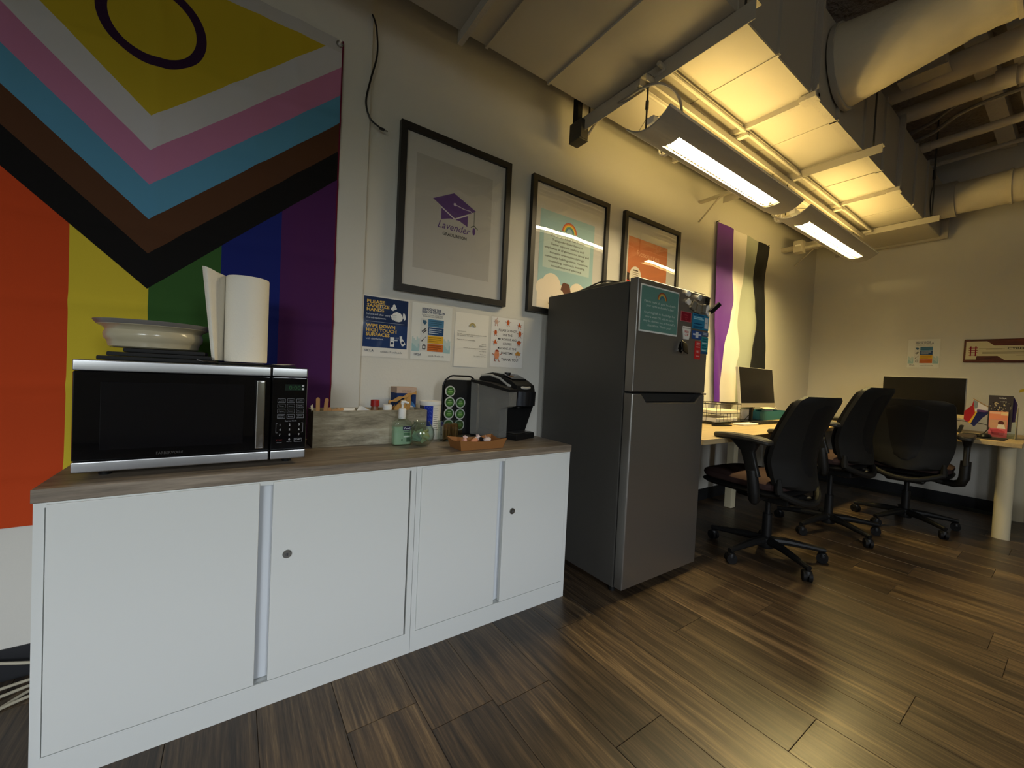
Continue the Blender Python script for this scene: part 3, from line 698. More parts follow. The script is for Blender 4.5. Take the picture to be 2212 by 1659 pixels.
sh.text('GRADUATION', *q(1.288, 1.716), 0.015, (52, 50, 50), 'c', bold=0.02, width=0.136)
sh.done(f1, 'poster_sheet')
f2 = framed(1.764, 2.409, 1.403, 2.194, 'black framed pale blue poster with clouds and a rainbow, partly behind the fridge', M_acryl2)
sx0, sx1, sz0, sz1 = 1.838, 2.290, 1.44, 2.02
sh = Sheet((sx0, -0.012, sz1), X, -Z, sx1-sx0, sz1-sz0)
sh.rect(0, 0, 1, 1, (164, 196, 198))
CW = (240, 226, 204)
sh.rect(0, 0.80, 1, 1, CW)
for (u, v, r) in [(0.1, 0.80, 0.055), (0.24, 0.76, 0.075), (0.40, 0.82, 0.05), (0.52, 0.86, 0.05), (0.72, 0.80, 0.07), (0.9, 0.86, 0.055)]: sh.circ(u, v, r, CW)
RB = [(204, 96, 62), (232, 150, 60), (238, 206, 84), (120, 168, 120), (86, 132, 160)]
sh.rainbow(0.52, 0.165, 0.062, RB, 0.0075)
sh.text('LGBTQ Campus Resource Center', 0.52, 0.195, 0.006, (70, 60, 50), 'c', width=0.12)
sh.rect(0.07, 0.215, 0.93, 0.585, (196, 212, 206))
for i, s_ in enumerate(['The UCLA Lesbian Gay Bisexual', 'Transgender Queer Resource', 'Center supports students and', 'employees of all genders and sexual and', 'romantic orientations through', 'community-building events, resources,', 'counseling, outreach, training,', 'consultation and advocacy.']):
    sh.text(s_, 0.5, 0.25+i*0.0445, 0.0125, (58, 48, 34), 'c', bold=0.012, width=min(0.37, 0.0098*len(s_)))
sh.poly([(0.40, 0.80), (0.43, 0.72), (0.46, 0.70), (0.56, 0.71), (0.60, 0.80), (0.58, 0.83), (0.42, 0.83)], (112, 74, 58))
sh.circ(0.38, 0.86, 0.045, CW).circ(0.60, 0.865, 0.04, CW)
for i, s_ in enumerate(['Find out more about our', 'upcoming events', 'and resources on our socials']): sh.text(s_, 0.5, 0.885+i*0.036, 0.0125, (58, 48, 34), 'c', bold=0.012, width=0.0098*len(s_))
sh.text('Instagram/Twitter/Facebook', 0.5, 0.985, 0.010, (84, 142, 150), 'c')
sh.done(f2, 'poster_sheet')
f3 = framed(2.568, 3.224, 1.403, 2.200, 'black framed orange poster with rainbow bands above the fridge', M_acryl2)
sx0, sx1, sz0, sz1 = 2.632, 3.085, 1.44, 2.045
sh = Sheet((sx0, -0.012, sz1), X, -Z, sx1-sx0, sz1-sz0)
sh.rect(0, 0, 1, 1, (198, 120, 76))
for i, c in enumerate([(44, 34, 30), (206, 52, 32), (232, 130, 44), (236, 208, 58), (64, 142, 66), (70, 56, 134), (52, 40, 90)]):
    v = 0.42+i*0.085
    sh.poly([(0, v), (0.5, v+0.09), (1, v+0.14), (1, 1), (0, 1)], c)
sh.text('Resources', 0.5, 0.2, 0.04, (226, 170, 130), 'c', width=0.26)
for (u, v) in [(0.2, 0.46), (0.52, 0.6), (0.79, 0.76)]:
    sh.ell(u, v, 0.145, 0.125, (232, 224, 206), n=28)
    for k in range(6): sh.rect(u-0.085, v-0.055+k*0.022, u+0.085-(0.02 if k % 2 else 0), v-0.047+k*0.022, (150, 140, 124))
    sh.rect(u-0.06, v-0.085, u+0.06, v-0.07, (90, 78, 64))
sh.done(f3, 'poster_sheet')

# ================================================================ NOTICES ON THE WALLS
def laminated(name, label, o, U, w, h, wig=0.003, ripple=1.0):
    t = thing(name, label, 'sign', o)
    U = Vector(U); N = (-Z).cross(U).normalized()
    O = Vector(o)
    rnd = random.Random(len(label))
    ph = [rnd.uniform(0, 6) for _ in range(6)]
    def g(u, v):
        e = 0.0025*(math.sin(u*31+ph[0])*(1 if v in (0, 1) else 0)+math.sin(v*37+ph[1])*(1 if u in (0, 1) else 0))
        b = 0.0022+ripple*0.0016*(math.sin(u*9+ph[2])*math.sin(v*11+ph[3])+1)
        return O+U*(u*w+(e if u in (0, 1) else 0))-Z*(v*h+(e if v in (0, 1) else 0))+N*b
    part('pouch', MB().grid(24, 28, g), M_pouch, t, label='clear glossy laminating pouch')
    return t, N
def page(t, o, U, w, h, col=(226, 222, 214)):
    s = Sheet(o, U, -Z, w, h, lift=0.0008); s.rect(0, 0, 1, 1, col); return s
NAVY, GOLD = (22, 44, 84), (226, 186, 88)
t, N = laminated('notice', 'laminated navy hand sanitizing notice, leftmost of four on the wall', (0.842, 0, 1.368), X, 0.234, 0.292)
s = page(t, (0.847, 0, 1.363), X, 0.222, 0.282)
s.rect(0.03, 0.02, 0.97, 0.845, NAVY)
s.rect(0.03, 0.45, 0.97, 0.845, (24, 54, 104))
for tx, v, wd in [('PLEASE', .125, .083), ('SANITIZE', .19, .104), ('HANDS', .255, .08)]: s.text(tx, .09, v, .0145, GOLD, bold=.03, width=wd)
for tx, v, wd in [('before and after using', .318, .108), ('shared equipment.', .375, .09)]: s.text(tx, .09, v, .0085, (196, 200, 210), bold=.01, width=wd)
s.line([(.09, .425), (.9, .425)], .0012, (190, 196, 206))
for tx, v, wd in [('WIPE DOWN', .52, .135), ('HIGH TOUCH', .59, .142), ('SURFACES', .66, .11)]: s.text(tx, .09, v, .0155, GOLD, bold=.03, width=wd)
s.text('with disinfectant.', .09, .72, .0085, (196, 200, 210), bold=.01, width=.082)
HW = (228, 228, 226)
s.poly([(.60, .30), (.66, .245), (.72, .225), (.80, .24), (.84, .27), (.86, .32), (.84, .37), (.78, .39), (.70, .385), (.64, .36)], HW)
for k in range(4): s.line([(.585+.012*k, .292+.022*k), (.70, .275+.026*k)], .0045, HW); s.line([(.62+.012*k, .30+.022*k), (.72, .288+.026*k)], .0009, NAVY)
s.poly([(.86, .235), (.90, .24), (.93, .33), (.89, .355), (.855, .30)], HW)
for (u, v, r) in [(.66, .13, .007), (.635, .18, .009), (.69, .17, .006)]: s.circ(u, v, r, HW); s.poly([(u-.02, v-.005), (u, v-.04), (u+.02, v-.005)], HW)
s.rect(.60, .655, .69, .815, HW).circ(.645, .755, .006, NAVY).rect(.637, .755, .653, .785, NAVY); s.rect(.62, .70, .76, .715, (196, 204, 214))
s.poly([(.80, .685), (.86, .665), (.94, .755), (.90, .79), (.86, .80)], HW); s.poly([(.80, .63), (.86, .625), (.86, .665), (.81, .685)], HW); s.circ(.875, .735, .007, NAVY)
for k in range(3): s.line([(.79, .655+.008*k), (.71, .66+.02*k)], .0007, (190, 198, 210))
s.text('UCLA', .08, .92, .0105, (52, 66, 92), bold=.02, width=.040); s.text('covid-19.ucla.edu', .40, .925, .0085, (70, 78, 92), width=.105)
s.done(t)
TL = (186, 204, 202)
def covid(t, o, U, w, h):
    s = page(t, o, U, w, h, (222, 222, 216))
    for (a, b_) in ((.02, .2), (.80, .98)):
        w_ = (b_-a)/5
        for k in range(5): s.rect(a+w_*k, .60+.03*((k*7) % 3), a+w_*(k+1), .86, TL); 
        for k in range(5): s.rect(a+w_*k, .72+.025*((k*5) % 4), a+w_*(k+1), .86, (158, 190, 192))
    s.text('REDUCING THE', .24, .115, .0118, (40, 54, 92), bold=.025, width=w*.47); s.text('RISK OF COVID-19', .24, .165, .0118, (40, 54, 92), bold=.025, width=w*.56)
    s.text('IN THE TEACHING, LIVING AND', .24, .205, .0062, (88, 92, 102), width=w*.52); s.text('WORKING UCLA COMMUNITY', .26, .235, .0062, (88, 92, 102), width=w*.50)
    for i, c in enumerate([(72, 122, 156), (26, 66, 112), (216, 166, 44), (200, 106, 44)]):
        v0 = .265+i*.147
        s.rect(.22, v0, .385, v0+.137, (212, 212, 208)); s.rect(.395, v0, .79, v0+.137, c)
        tc = (196, 206, 216) if i == 1 else tuple(int(x*.72) for x in c)
        for k in range(3): s.rect(.42, v0+.028+k*.034, .74-(.08 if k == 2 else 0), v0+.041+k*.034, tc)
        ic = (62, 96, 122) if i == 0 else (64, 64, 70)
        if i == 0: s.poly([(.255, v0+.03), (.33, v0+.03), (.36, v0+.06), (.345, v0+.095), (.31, v0+.11), (.27, v0+.085)], ic)
        elif i == 1: s.line([(.25, v0+.09), (.34, v0+.03)], .006, ic).line([(.28, v0+.11), (.36, v0+.055)], .006, ic)
        elif i == 2: s.line([(.25, v0+.115), (.355, v0+.025)], .0022, ic).line([(.25, v0+.115), (.28, v0+.088)], .005, ic)
        else: s.rect(.27, v0+.035, .35, v0+.112, ic).rect(.285, v0+.05, .335, v0+.09, (212, 212, 208)).rect(.28, v0+.02, .34, v0+.032, ic)
    s.text('UCLA', .08, .93, .0105, (52, 66, 92), bold=.02, width=w*.17); s.text('covid-19.ucla.edu', .42, .935, .0075, (70, 78, 92), width=w*.40)
    s.done(t)
t, N = laminated('notice', 'laminated notice of four coloured blocks, second from left above the counter', (1.076, 0, 1.366), X, 0.232, 0.292, ripple=1.6)
covid(t, (1.083, 0, 1.36), X, 0.216, 0.279)
t, N = laminated('notice', 'small laminated notice of four coloured blocks on the far right wall', (ROOM_X1, -0.834, 1.592), -Y, 0.243, 0.312)
covid(t, (ROOM_X1, -0.842, 1.57), -Y, 0.225, 0.28)
t = thing('letter', 'plain white letter with small tan rainbow taped on the wall', 'letter', (1.32, 0, 1.343))
part('letter_sheet', MB().grid(10, 12, lambda u, v: (1.318+.205*u, -0.0012-0.0025*v*v*(0.5+0.5*math.sin(4*u+1)), 1.343-.286*v)), M_paper, t)
s = Sheet((1.318, 0, 1.343), X, -Z, .205, .286, lift=0.0046)
s.rainbow(.50, .245, .0205, [(176, 150, 84), (150, 146, 104), (190, 176, 120), (150, 150, 140)], .0032)
G = (124, 120, 112)
s.text('Dear Community,', .07, .355, .0052, G, width=.052)
for tx, v, wd in [('This office is asking that everyone practices be mindful', .405, .178), ('and considerate with safety.', .432, .095), ('Thank you for your understanding.', .508, .112)]: s.text(tx, .06, v, .0056, G, bold=.01, width=wd)
for tx, v, wd in [('Warmly,', .565, .03), ('@lgbtqucla', .60, .045), ('Follow us on instagram for updates', .655, .14), ('and events', .70, .046), ('Thank you,', .76, .038), ('The LGBTQ CRC Team', .80, .076)]: s.text(tx, .94, v, .0052, G, 'r', bold=.008, width=wd)
s.done(t)
t, N = laminated('notice', 'white notice bordered by orange cartoon food, rightmost of four on the wall', (1.534, 0, 1.352), X, 0.238, 0.292, ripple=0.6)
s = page(t, (1.541, 0, 1.345), X, 0.222, 0.278, (228, 226, 222))
for tx, v, wd in [('PLEASE DO NOT', .275, .122), ('USE THE', .365, .065), ('MICROWAVE AND', .455, .128), ('COFFEE', .545, .060), ('MACHINE AT THE', .64, .128), ('SAME TIME', .735, .082)]: s.text(tx, .50, v, .0125, (36, 30, 28), 'c', bold=.012, width=wd)
s.text('THANK YOU!', .60, .87, .0145, (36, 30, 28), 'c', bold=.012, width=.118)
OR, BR = (196, 92, 36), (150, 66, 40)
def critter(u, v, kind, sz=1.0, col=OR):
    for dx in (-.028, .026):
        s.line([(u+dx*sz, v+.03*sz), (u+dx*1.3*sz, v+.072*sz), (u+dx*1.3*sz+.02*sz, v+.075*sz)], .0022*sz, BR)
    s.line([(u-.045*sz, v), (u-.085*sz, v-.012*sz)], .002*sz, BR).line([(u+.045*sz, v), (u+.09*sz, v-.02*sz)], .002*sz, BR)
    if kind == 'tri': s.poly([(u, v-.06*sz), (u+.062*sz, v+.035*sz), (u-.062*sz, v+.035*sz)], col)
    elif kind == 'oval': s.ell(u, v, .042*sz, .055*sz, col)
    elif kind == 'bun': s.ell(u, v, .07*sz, .045*sz, col); s.ell(u, v-.012*sz, .06*sz, .036*sz, BR, a0=0, a1=180)
    elif kind == 'half': s.ell(u, v+.03*sz, .075*sz, .075*sz, col, a0=0, a1=180)
    elif kind == 'cup': s.poly([(u-.05*sz, v-.045*sz), (u+.05*sz, v-.045*sz), (u+.035*sz, v+.035*sz), (u-.035*sz, v+.035*sz)], (206, 170, 150)).line([(u, v-.045*sz), (u+.025*sz, v-.09*sz)], .002, BR)
    for dx in (-.014, .014): s.circ(u+dx*sz, v-.004, .0013, (60, 34, 24))
for a in [(.14, .105, 'cup'), (.50, .085, 'oval'), (.86, .115, 'tri'), (.13, .31, 'oval', .9), (.88, .29, 'oval', 1.1), (.13, .50, 'tri', .9), (.86, .475, 'bun', .9), (.84, .71, 'half', 1.1, (196, 140, 60))]: critter(*a)
critter(.19, .76, 'oval', 1.7, (216, 140, 100)); s.ell(.19, .715, .07, .06, (160, 66, 40), a0=20, a1=160)
s.done(t)
# plaque on the right wall
t = thing('wall_plaque', 'long brown wooden plaque with cream panel and red ladder emblem', 'plaque', (ROOM_X1, -1.5, 1.34))
py0, pz0, pz1, pw = -1.223, 1.340, 1.552, 0.72
bm_ = MB().rbox(ROOM_X1-0.02, ROOM_X1-0.0005, py0-pw, py0, pz0, pz1, 0.012, 3)
part('board', bm_, M_plaque, t)
s = Sheet((ROOM_X1-0.02, py0, pz1), -Y, -Z, pw, pz1-pz0)
CR = mat('brushed_cream_metal', srgb(206, 196, 160), 0.35, metal=0.3)
pl = [(.02, .09), (.195, .09), (.255, .28), (.99, .28), (.99, .90), (.345, .90), (.285, .72), (.115, .72), (.11, .87), (.02, .87)]
s.poly(pl[:4]+[(.99, .72), (.285, .72), (.115, .72), (.11, .87), (.02, .87)], CR).poly([(.285, .72), (.99, .72), (.99, .90), (.345, .90)], CR)
RD = (132, 24, 48)
for u in (.055, .098): s.rect(u, .3, u+.012, .72, RD)
for v in (.36, .46, .56, .66): s.rect(.045, v, .12, v+.03, RD)
s.text('CYBERCENTER', .36, .45, .018, (60, 56, 46), bold=.02, width=.24); s.line([(.13, .40), (.34, .425)], .0025, (110, 104, 84)).line([(.19, .43), (.32, .43)], .004, (80, 76, 62))
for (u0, u1, v) in [(.16, .8, .55), (.16, .74, .60), (.43, .9, .68), (.55, .92, .74), (.6, .9, .8)]: s.rect(u0, v, u1, v+.022, (132, 124, 100))
s.done(t, 'engraved_panel')

# ================================================================ CABINETS AND WORKTOP
CF, CB, CZ = -0.545, -0.03, 0.6815
def cabinet(x0, x1, d1, d2, label, lockx):
    t = thing('storage_cabinet', label, 'cabinet', (x0, CB, 0))
    w = 0.018
    b = MB().box(x0, x0+w, CF, CB, 0.0005, CZ).box(x1-w, x1, CF, CB, 0.0005, CZ).box(x0+w, x1-w, CF, CB, 0.0005, 0.0755).box(x0+w, x1-w, CF, CB, CZ-0.012, CZ).box(x0+w, x1-w, CB-0.006, CB, 0.0755, CZ-0.012)
    part('carcass', b, M_whitemetal, t)
    gap0, gap1 = d1[1], d2[0]
    part('door_stop', MB().rbox(gap0-0.012, gap1+0.012, CF+0.024, CF+0.034, 0.078, CZ-0.0125, 0.002), M_whitein, t)
    part('base_lip', MB().rbox(x0+w, x1-w, CF-0.003, CF+0.004, 0.0735, 0.0775, 0.0012), M_whitemetal, t)
    for i, (a, c) in enumerate((d1, d2)):
        d = part('door', MB().rbox(a, c, CF-0.004, CF+0.014, 0.0795, CZ-0.004, 0.0018), M_whitemetal, t)
        if i == 1:
            k = part('lock', MB().cyl((lockx, CF-0.0045, 0.455), (lockx, CF-0.010, 0.455), 0.0105, 20).cyl((lockx, CF-0.0045, 0.455), (lockx, CF-0.007, 0.455), 0.0125, 20), mat('lock_nickel', srgb(120, 118, 112), .35, metal=.8), d)
            s = Sheet((lockx-.01, CF-0.010, .465), X, -Z, .02, .02, 0.0003); s.circ(.5, .5, .0055, (96, 96, 96)).rect(.46, .3, .54, .7, (20, 20, 20))
            s.mb.xf((Matrix.Translation(t.location)).inverted()); part('keyhole', s.mb, s.mats, d, smooth=0, local=True)
    return t
cabinet(0.004, 0.9205, (0.0245, 0.4435), (0.4775, 0.8955), 'wide white two door metal cabinet, the left one under the worktop', 0.519)
cabinet(0.9220, 1.6675, (0.9405, 1.2740), (1.3035, 1.6465), 'narrower white two door metal cabinet, the right one next to the fridge', 1.348)
WT = 0.7145
t = thing('worktop', 'long brown wood grain worktop lying across both white cabinets', 'worktop', (0.836, -0.29, 0.682))
part('panel', MB().rbox(0.0, 1.6722, -0.5486, -0.024, 0.6822, WT, 0.0015, 1), M_top, t)

# ================================================================ MICROWAVE AND THINGS ON IT
mx0, mx1, my0, my1, mz0, mz1 = 0.048, 0.567, -0.49, -0.10, 0.732, 1.016
t = thing('microwave', 'black and stainless countertop microwave with bar handle', 'microwave', (0.31, -0.3, WT))
part('body', MB().rbox(mx0+0.004, mx1-0.004, my0+0.03, my1, mz0+0.002, mz1-0.002, 0.006), M_blackmat, t)
for fx, fy in ((0.10, -0.43), (0.52, -0.43), (0.10, -0.14), (0.52, -0.14)):
    part('foot', MB().cyl((fx, fy, WT), (fx, fy, mz0+0.004), 0.013, 14, r1=0.016), M_black, t)
spx = 0.4685
d = part('door', MB().rbox(mx0, spx-0.0015, my0+0.004, my0+0.034, mz0+0.0285, mz1-0.0285, 0.004), M_blackgloss, t)
part('door_strip', MB().rbox(mx0, spx-0.0015, my0, my0+0.034, mz1-0.028, mz1, 0.004), M_brushed, d)
part('door_strip', MB().rbox(mx0, spx-0.0015, my0, my0+0.034, mz0, mz0+0.028, 0.004), M_brushed, d)
part('window', MB().rbox(mx0+0.05, 0.40, my0+0.0032, my0+0.006, mz0+0.055, mz1-0.055, 0.001), mat('door_window', srgb(14, 14, 17), 0.08), d)
h = MB().rbox(0.4285, 0.4515, my0-0.030, my0-0.022, 0.774, 0.975, 0.0075, 3).cyl((0.44, my0-0.024, 0.80), (0.44, my0+0.005, 0.80), 0.007, 12).cyl((0.44, my0-0.024, 0.95), (0.44, my0+0.005, 0.95), 0.007, 12)
part('handle', h, M_chrome, d)
cpn = part('control_panel', MB().rbox(spx+0.0015, mx1, my0+0.004, my0+0.034, mz0+0.0285, mz1-0.0285, 0.004), M_blackgloss, t)
part('panel_strip', MB().rbox(spx+0.0015, mx1, my0, my0+0.034, mz1-0.028, mz1, 0.004), M_brushed, cpn)
part('panel_strip', MB().rbox(spx+0.0015, mx1, my0, my0+0.034, mz0, mz0+0.028, 0.004), M_brushed, cpn)
s = Sheet((spx+0.0015, my0+0.004, mz1-0.0285), X, -Z, mx1-spx-0.0015, mz1-mz0-0.057)
GR = (150, 152, 156)
s.rect(.36, .10, .92, .185, (18, 30, 22)); s.text('0:00', .80, .175, .0135, (40, 84, 46), 'r'); s.rect(.84, .105, .90, .13, (190, 190, 190)).rect(.84, .15, .90, .175, (190, 190, 190))
def rrect(u0, v0, u1, v1, c): s.line([(u0, v0), (u1, v0), (u1, v1), (u0, v1), (u0, v0)], .0007, c)
names = [['Time\nDefrost', 'Clock', 'Weight\nDefrost'], ['Timer', 'Memory', 'Power\nLevel'], ['Popcorn', 'Potato', 'Pizza'], ['Frozen\nDinner', 'Beverage', 'Dinner\nPlate']]
for r in range(4):
    for c in range(3):
        u0, v0 = .17+c*.265, .30+r*.071
        rrect(u0, v0, u0+.21, v0+.052, GR)
        L = names[r][c].split('\n')
        for k, w_ in enumerate(L): s.text(w_, u0+.105, v0+(.034 if len(L) == 1 else .022+.022*k), .0036 if len(L) == 1 else .0028, GR, 'c', width=.014)
s.text('Express Cook', .55, .612, .0045, GR, 'c', bold=.01, width=.032)
for i in range(9): s.text(str(i+1), .25+(i % 3)*.27, .668+(i//3)*.068, .0062, (190, 190, 190), 'c', bold=.02)
for u, sg in ((.14, 1), (.90, -1)): s.line([(u+.05*sg, .632), (u, .632), (u, .762), (u+.05*sg, .762)], .0008, GR)
s.text('STOP', .24, .875, .005, (110, 34, 34), 'c'); s.text('Cancel', .24, .905, .0034, GR, 'c'); s.text('0', .52, .872, .0065, (190, 190, 190), 'c', bold=.02); s.text('Memory', .52, .895, .0028, GR, 'c')
rrect(.66, .845, .88, .895, GR); s.text('START', .77, .872, .0042, GR, 'c', bold=.02)
s.done(cpn, 'keypad_print')
s = Sheet((mx0, my0+0.004, mz1-.0285), X, -Z, spx-mx0, mz1-mz0-.057)
s.text('FARBERWARE', .445, .965, .0072, (74, 72, 70), 'c', width=.056); s.done(d, 'lettering')
# trivets, dish, tray, towel
t = thing('trivet_stack', 'stack of three flat black trays under the cream dish on the microwave', 'tray', (0.16, -0.27, mz1))
for i, (a, c) in enumerate(((0.075, 0.325), (0.092, 0.315), (0.122, 0.30))):
    part('tray', MB().rbox(a, c, -0.42+i*0.012, -0.15-i*0.01, mz1+0.0002+i*0.0118, mz1+0.0115+i*0.0118, 0.003), M_blackmat, t)
t = thing('pie_dish', 'wide cream ceramic dish with flared rim on top of the microwave', 'dish', (0.178, -0.30, 1.0522))
c = (0.178, -0.30, 1.0522)
part('bowl', MB().lathe([(0.002, 0), (0.096, 0), (0.102, 0.004), (0.104, 0.014), (0.106, 0.02), (0.112, 0.028), (0.113, 0.040), (0.109, 0.050), (0.112, 0.056), (0.126, 0.064), (0.129, 0.071), (0.124, 0.072), (0.108, 0.060), (0.106, 0.045), (0.098, 0.012), (0.002, 0.008)], c, 64, cap=False), M_ceramic, t)
part('rim', MB().lathe([(0.126, 0.0645), (0.133, 0.074), (0.134, 0.077), (0.130, 0.0775), (0.122, 0.0725)], c, 64, cap=False), M_rimshade, t, label='dish rim darkened for the shade under its edge')
t = thing('black_tray', 'thin black tray under the paper towels on the microwave', 'tray', (0.43, -0.3, mz1))
part('tray_plate', MB().rbox(0.335, 0.538, -0.44, -0.16, mz1+0.0003, mz1+0.005, 0.002), M_blackmat, t)
part('wire_edge', MB().tube([(0.285, -0.44, mz1+0.012), (0.30, -0.442, mz1+0.008), (0.36, -0.444, mz1+0.0055), (0.45, -0.444, mz1+0.006)], 0.0022, 6), M_chrome, t)
t = thing('napkin', 'flat crumpled paper napkin under the towel roll', 'napkin', (0.45, -0.3, mz1+.006))
part('napkin_sheet', MB().grid(16, 8, lambda u, v: (0.352+0.185*u, -0.43+0.2*v, mz1+0.0068+0.0016*(1+math.sin(u*14+3*v))*u)), M_paper, t)
t = thing('paper_towel_roll', 'upright white paper towel roll with a loose end on microwave', 'paper towel', (0.405, -0.30, mz1+0.0105))
zc0 = mz1+0.0105; R = 0.0605
part('roll', MB().lathe([(0.020, 0), (R-0.002, 0), (R, 0.002), (R, 0.273), (R-0.002, 0.276), (0.020, 0.276), (0.020, 0)], (0.405, -0.30, zc0), 48, cap=False), M_towel, t)
part('core', MB().lathe([(0.0195, 0.001), (0.0195, 0.276), (0.018, 0.276), (0.018, 0.001)], (0.405, -0.30, zc0), 24, cap=False), M_kraft, t)
def loose(u, v):
    zz = 0.002+0.274*v
    pts = [(0.405+(R+0.001)*math.cos(a), -0.30+(R+0.001)*math.sin(a)) for a in (math.radians(100), math.radians(135), math.radians(160), math.radians(180))]
    tail = [(0.338-0.012*v, -0.330-0.008*v), (0.330-0.016*v, -0.352), (0.324-0.026*v, -0.366), (0.316-0.03*v, -0.362+0.012*v)]
    P = spline([Vector((x, y, 0)) for x, y in pts+tail], 4); k = u*(len(P)-1); i = min(int(k), len(P)-2); p = P[i]+(P[i+1]-P[i])*(k-i)
    return (p.x, p.y, zc0+zz+0.012*v*max(0, u-0.6)*2.5)
part('loose_sheet', MB().grid(28, 8, loose), M_towel, t)

# ================================================================ THINGS ON THE COUNTER
t = thing('wooden_crate', 'long weathered grey wooden box holding coffee supplies on the worktop', 'box', (0.85, -0.185, WT))
cx0, cx1, cy0, cy1, cz1 = 0.622, 1.076, -0.252, -0.115, 0.855
part('front_board', MB().rbox(cx0, cx1, cy0, cy0+0.012, WT+0.0004, cz1, 0.0015, 1), M_crate, t)
part('back_board', MB().rbox(cx0, cx1, cy1-0.012, cy1, WT+0.0004, cz1, 0.0015, 1), M_crate, t)
part('end_board', MB().rbox(cx0, cx0+0.012, cy0+0.0122, cy1-0.0122, WT+0.0004, cz1, 0.0015, 1), M_crate, t)
part('end_board', MB().rbox(cx1-0.012, cx1, cy0+0.0122, cy1-0.0122, WT+0.0004, cz1, 0.0015, 1), M_crate, t)
part('bottom_board', MB().box(cx0+0.0122, cx1-0.0122, cy0+0.0122, cy1-0.0122, WT+0.0004, WT+0.01), M_crate, t)
def stick(x, y, lean, ztop, label, w=0.0075):
    L = ztop-WT-0.012
    b = MB(); n = 8
    prof = [(-w, 0), (w, 0)]+[(w*math.cos(a*PI/n), L-w+w*math.sin(a*PI/n)) for a in range(n+1)]
    b.prism(prof, lambda u, v: (u, -0.0009, v), lambda u, v: (u, 0.0009, v))
    b.xf(Matrix.Translation((x, y, WT+0.0112)) @ Matrix.Rotation(lean, 4, 'Y') @ Matrix.Rotation(0.25, 4, 'Z'))
    return solo('stirring_stick', b, M_stick, label, 'stirrer', 'wooden coffee stirrers in the crate')
stick(0.648, -0.200, -0.02, 0.904, 'tall wooden coffee stirrer standing in the crate, left one of the tallest pair')
stick(0.662, -0.195, 0.09, 0.902, 'tall wooden coffee stirrer standing in the crate, right one of the tallest pair')
for k, (x, y) in enumerate([(0.678, -0.18), (0.688, -0.205), (0.698, -0.175), (0.708, -0.2), (0.717, -0.185), (0.672, -0.22)]):
    stick(x, y, 0.10+0.05*(k % 3), 0.864-0.002*(k % 2), 'short wooden coffee stirrer in the bunch beside the tallest pair')
t2 = thing('packet', 'white paper packet leaning over the left end of the crate', 'packet', (0.632, -0.18, WT))
part('packet_sheet', MB().prism([(-.02, 0), (.02, 0), (.02, .15), (-.02, .15)], lambda u, v: (u*.3, u, v), lambda u, v: (u*.3+.002, u, v)).xf(Matrix.Translation((.652, -.20, WT+.012)) @ Matrix.Rotation(-0.20, 4, 'Y')), M_paper, t2)
def packet(x, y, z, w, h, rx, ry, rz, label, m_=M_paper, group='packets in the crate'):
    b = MB().grid(6, 6, lambda u, v: ((u-.5)*w, 0.003*math.sin(PI*u)*math.sin(PI*v), (v-.5)*h)); o = MB().grid(6, 6, lambda u, v: ((u-.5)*w, -0.003*math.sin(PI*u)*math.sin(PI*v), (v-.5)*h))
    b.add(o.v, o.f); b.xf(Matrix.Translation((x, y, z)) @ Matrix.Rotation(rz, 4, 'Z') @ Matrix.Rotation(rx, 4, 'X') @ Matrix.Rotation(ry, 4, 'Y'))
    return solo('packet', b, m_, label, 'packet', group)
packet(0.752, -0.195, 0.828, 0.06, 0.07, -0.5, 0.05, 0.0, 'flat white packet sticking out of the crate beside the stirrers')
packet(0.815, -0.19, 0.828, 0.055, 0.075, -0.4, 0.55, 0.1, 'tilted pale packet in the middle of the crate')
packet(0.845, -0.15, 0.825, 0.05, 0.06, -0.5, 0.7, 0.0, 'brown packet in the crate left of the red capped shaker', ink(186, 160, 112))
packet(0.785, -0.165, 0.822, 0.05, 0.06, -0.4, -0.4, 0.2, 'white packet lying behind the tilted pale one in the crate')
t = thing('spice_shaker', 'small shaker bottle with red cap standing in the crate', 'bottle', (0.868, -0.19, WT))
part('shaker_body', MB().lathe([(0.002, 0), (0.0165, 0), (0.0165, 0.13), (0.0145, 0.138), (0.0145, 0.145)], (0.868, -0.185, WT+0.0112), 20), mat('cinnamon', srgb(120, 78, 52), 0.4), t)
part('cap', MB().lathe([(0.002, 0.141), (0.0175, 0.141), (0.0175, 0.166), (0.016, 0.168), (0.002, 0.168)], (0.868, -0.185, WT+0.0112), 24), M_red, t)
t = thing('small_bottle', 'small bottle with white cap in the crate beside the kraft bag', 'bottle', (0.915, -0.21, WT))
part('bottle_body', MB().lathe([(0.002, 0), (0.017, 0), (0.017, 0.118), (0.012, 0.126), (0.012, 0.13)], (0.915, -0.205, WT+0.0112), 20), M_white, t)
part('cap', MB().lathe([(0.002, 0.127), (0.0185, 0.127), (0.0185, 0.147), (0.017, 0.149), (0.002, 0.149)], (0.915, -0.205, WT+0.0112), 24), M_white, t)
def bag(u, v):
    a = 2*PI*u; w = 0.062*(1-0.30*v); th = 0.026*(1-0.7*v*v); cr = 0.004*math.sin(9*a+6*v)+0.003*math.sin(5*a-11*v)
    return (0.965+0.025*v+w*math.cos(a)+cr, -0.158+th*math.sin(a)+0.7*cr, WT+0.012+0.158*v+0.030*v*math.cos(a)+1.2*cr*v)
t = thing('paper_bag', 'crumpled brown kraft paper bag rising out of the crate', 'bag', (1.02, -0.155, WT))
part('bag_body', MB().grid(36, 16, bag), M_kraftbag, t)
part('bag_fold', MB().grid(14, 4, lambda u, v: (0.935+0.125*u, -0.160+0.012*v+0.003*math.sin(11*u), WT+0.160+0.045*u+0.012*math.sin(PI*v)+0.004*math.sin(17*u+4*v))), M_kraftbag, t)

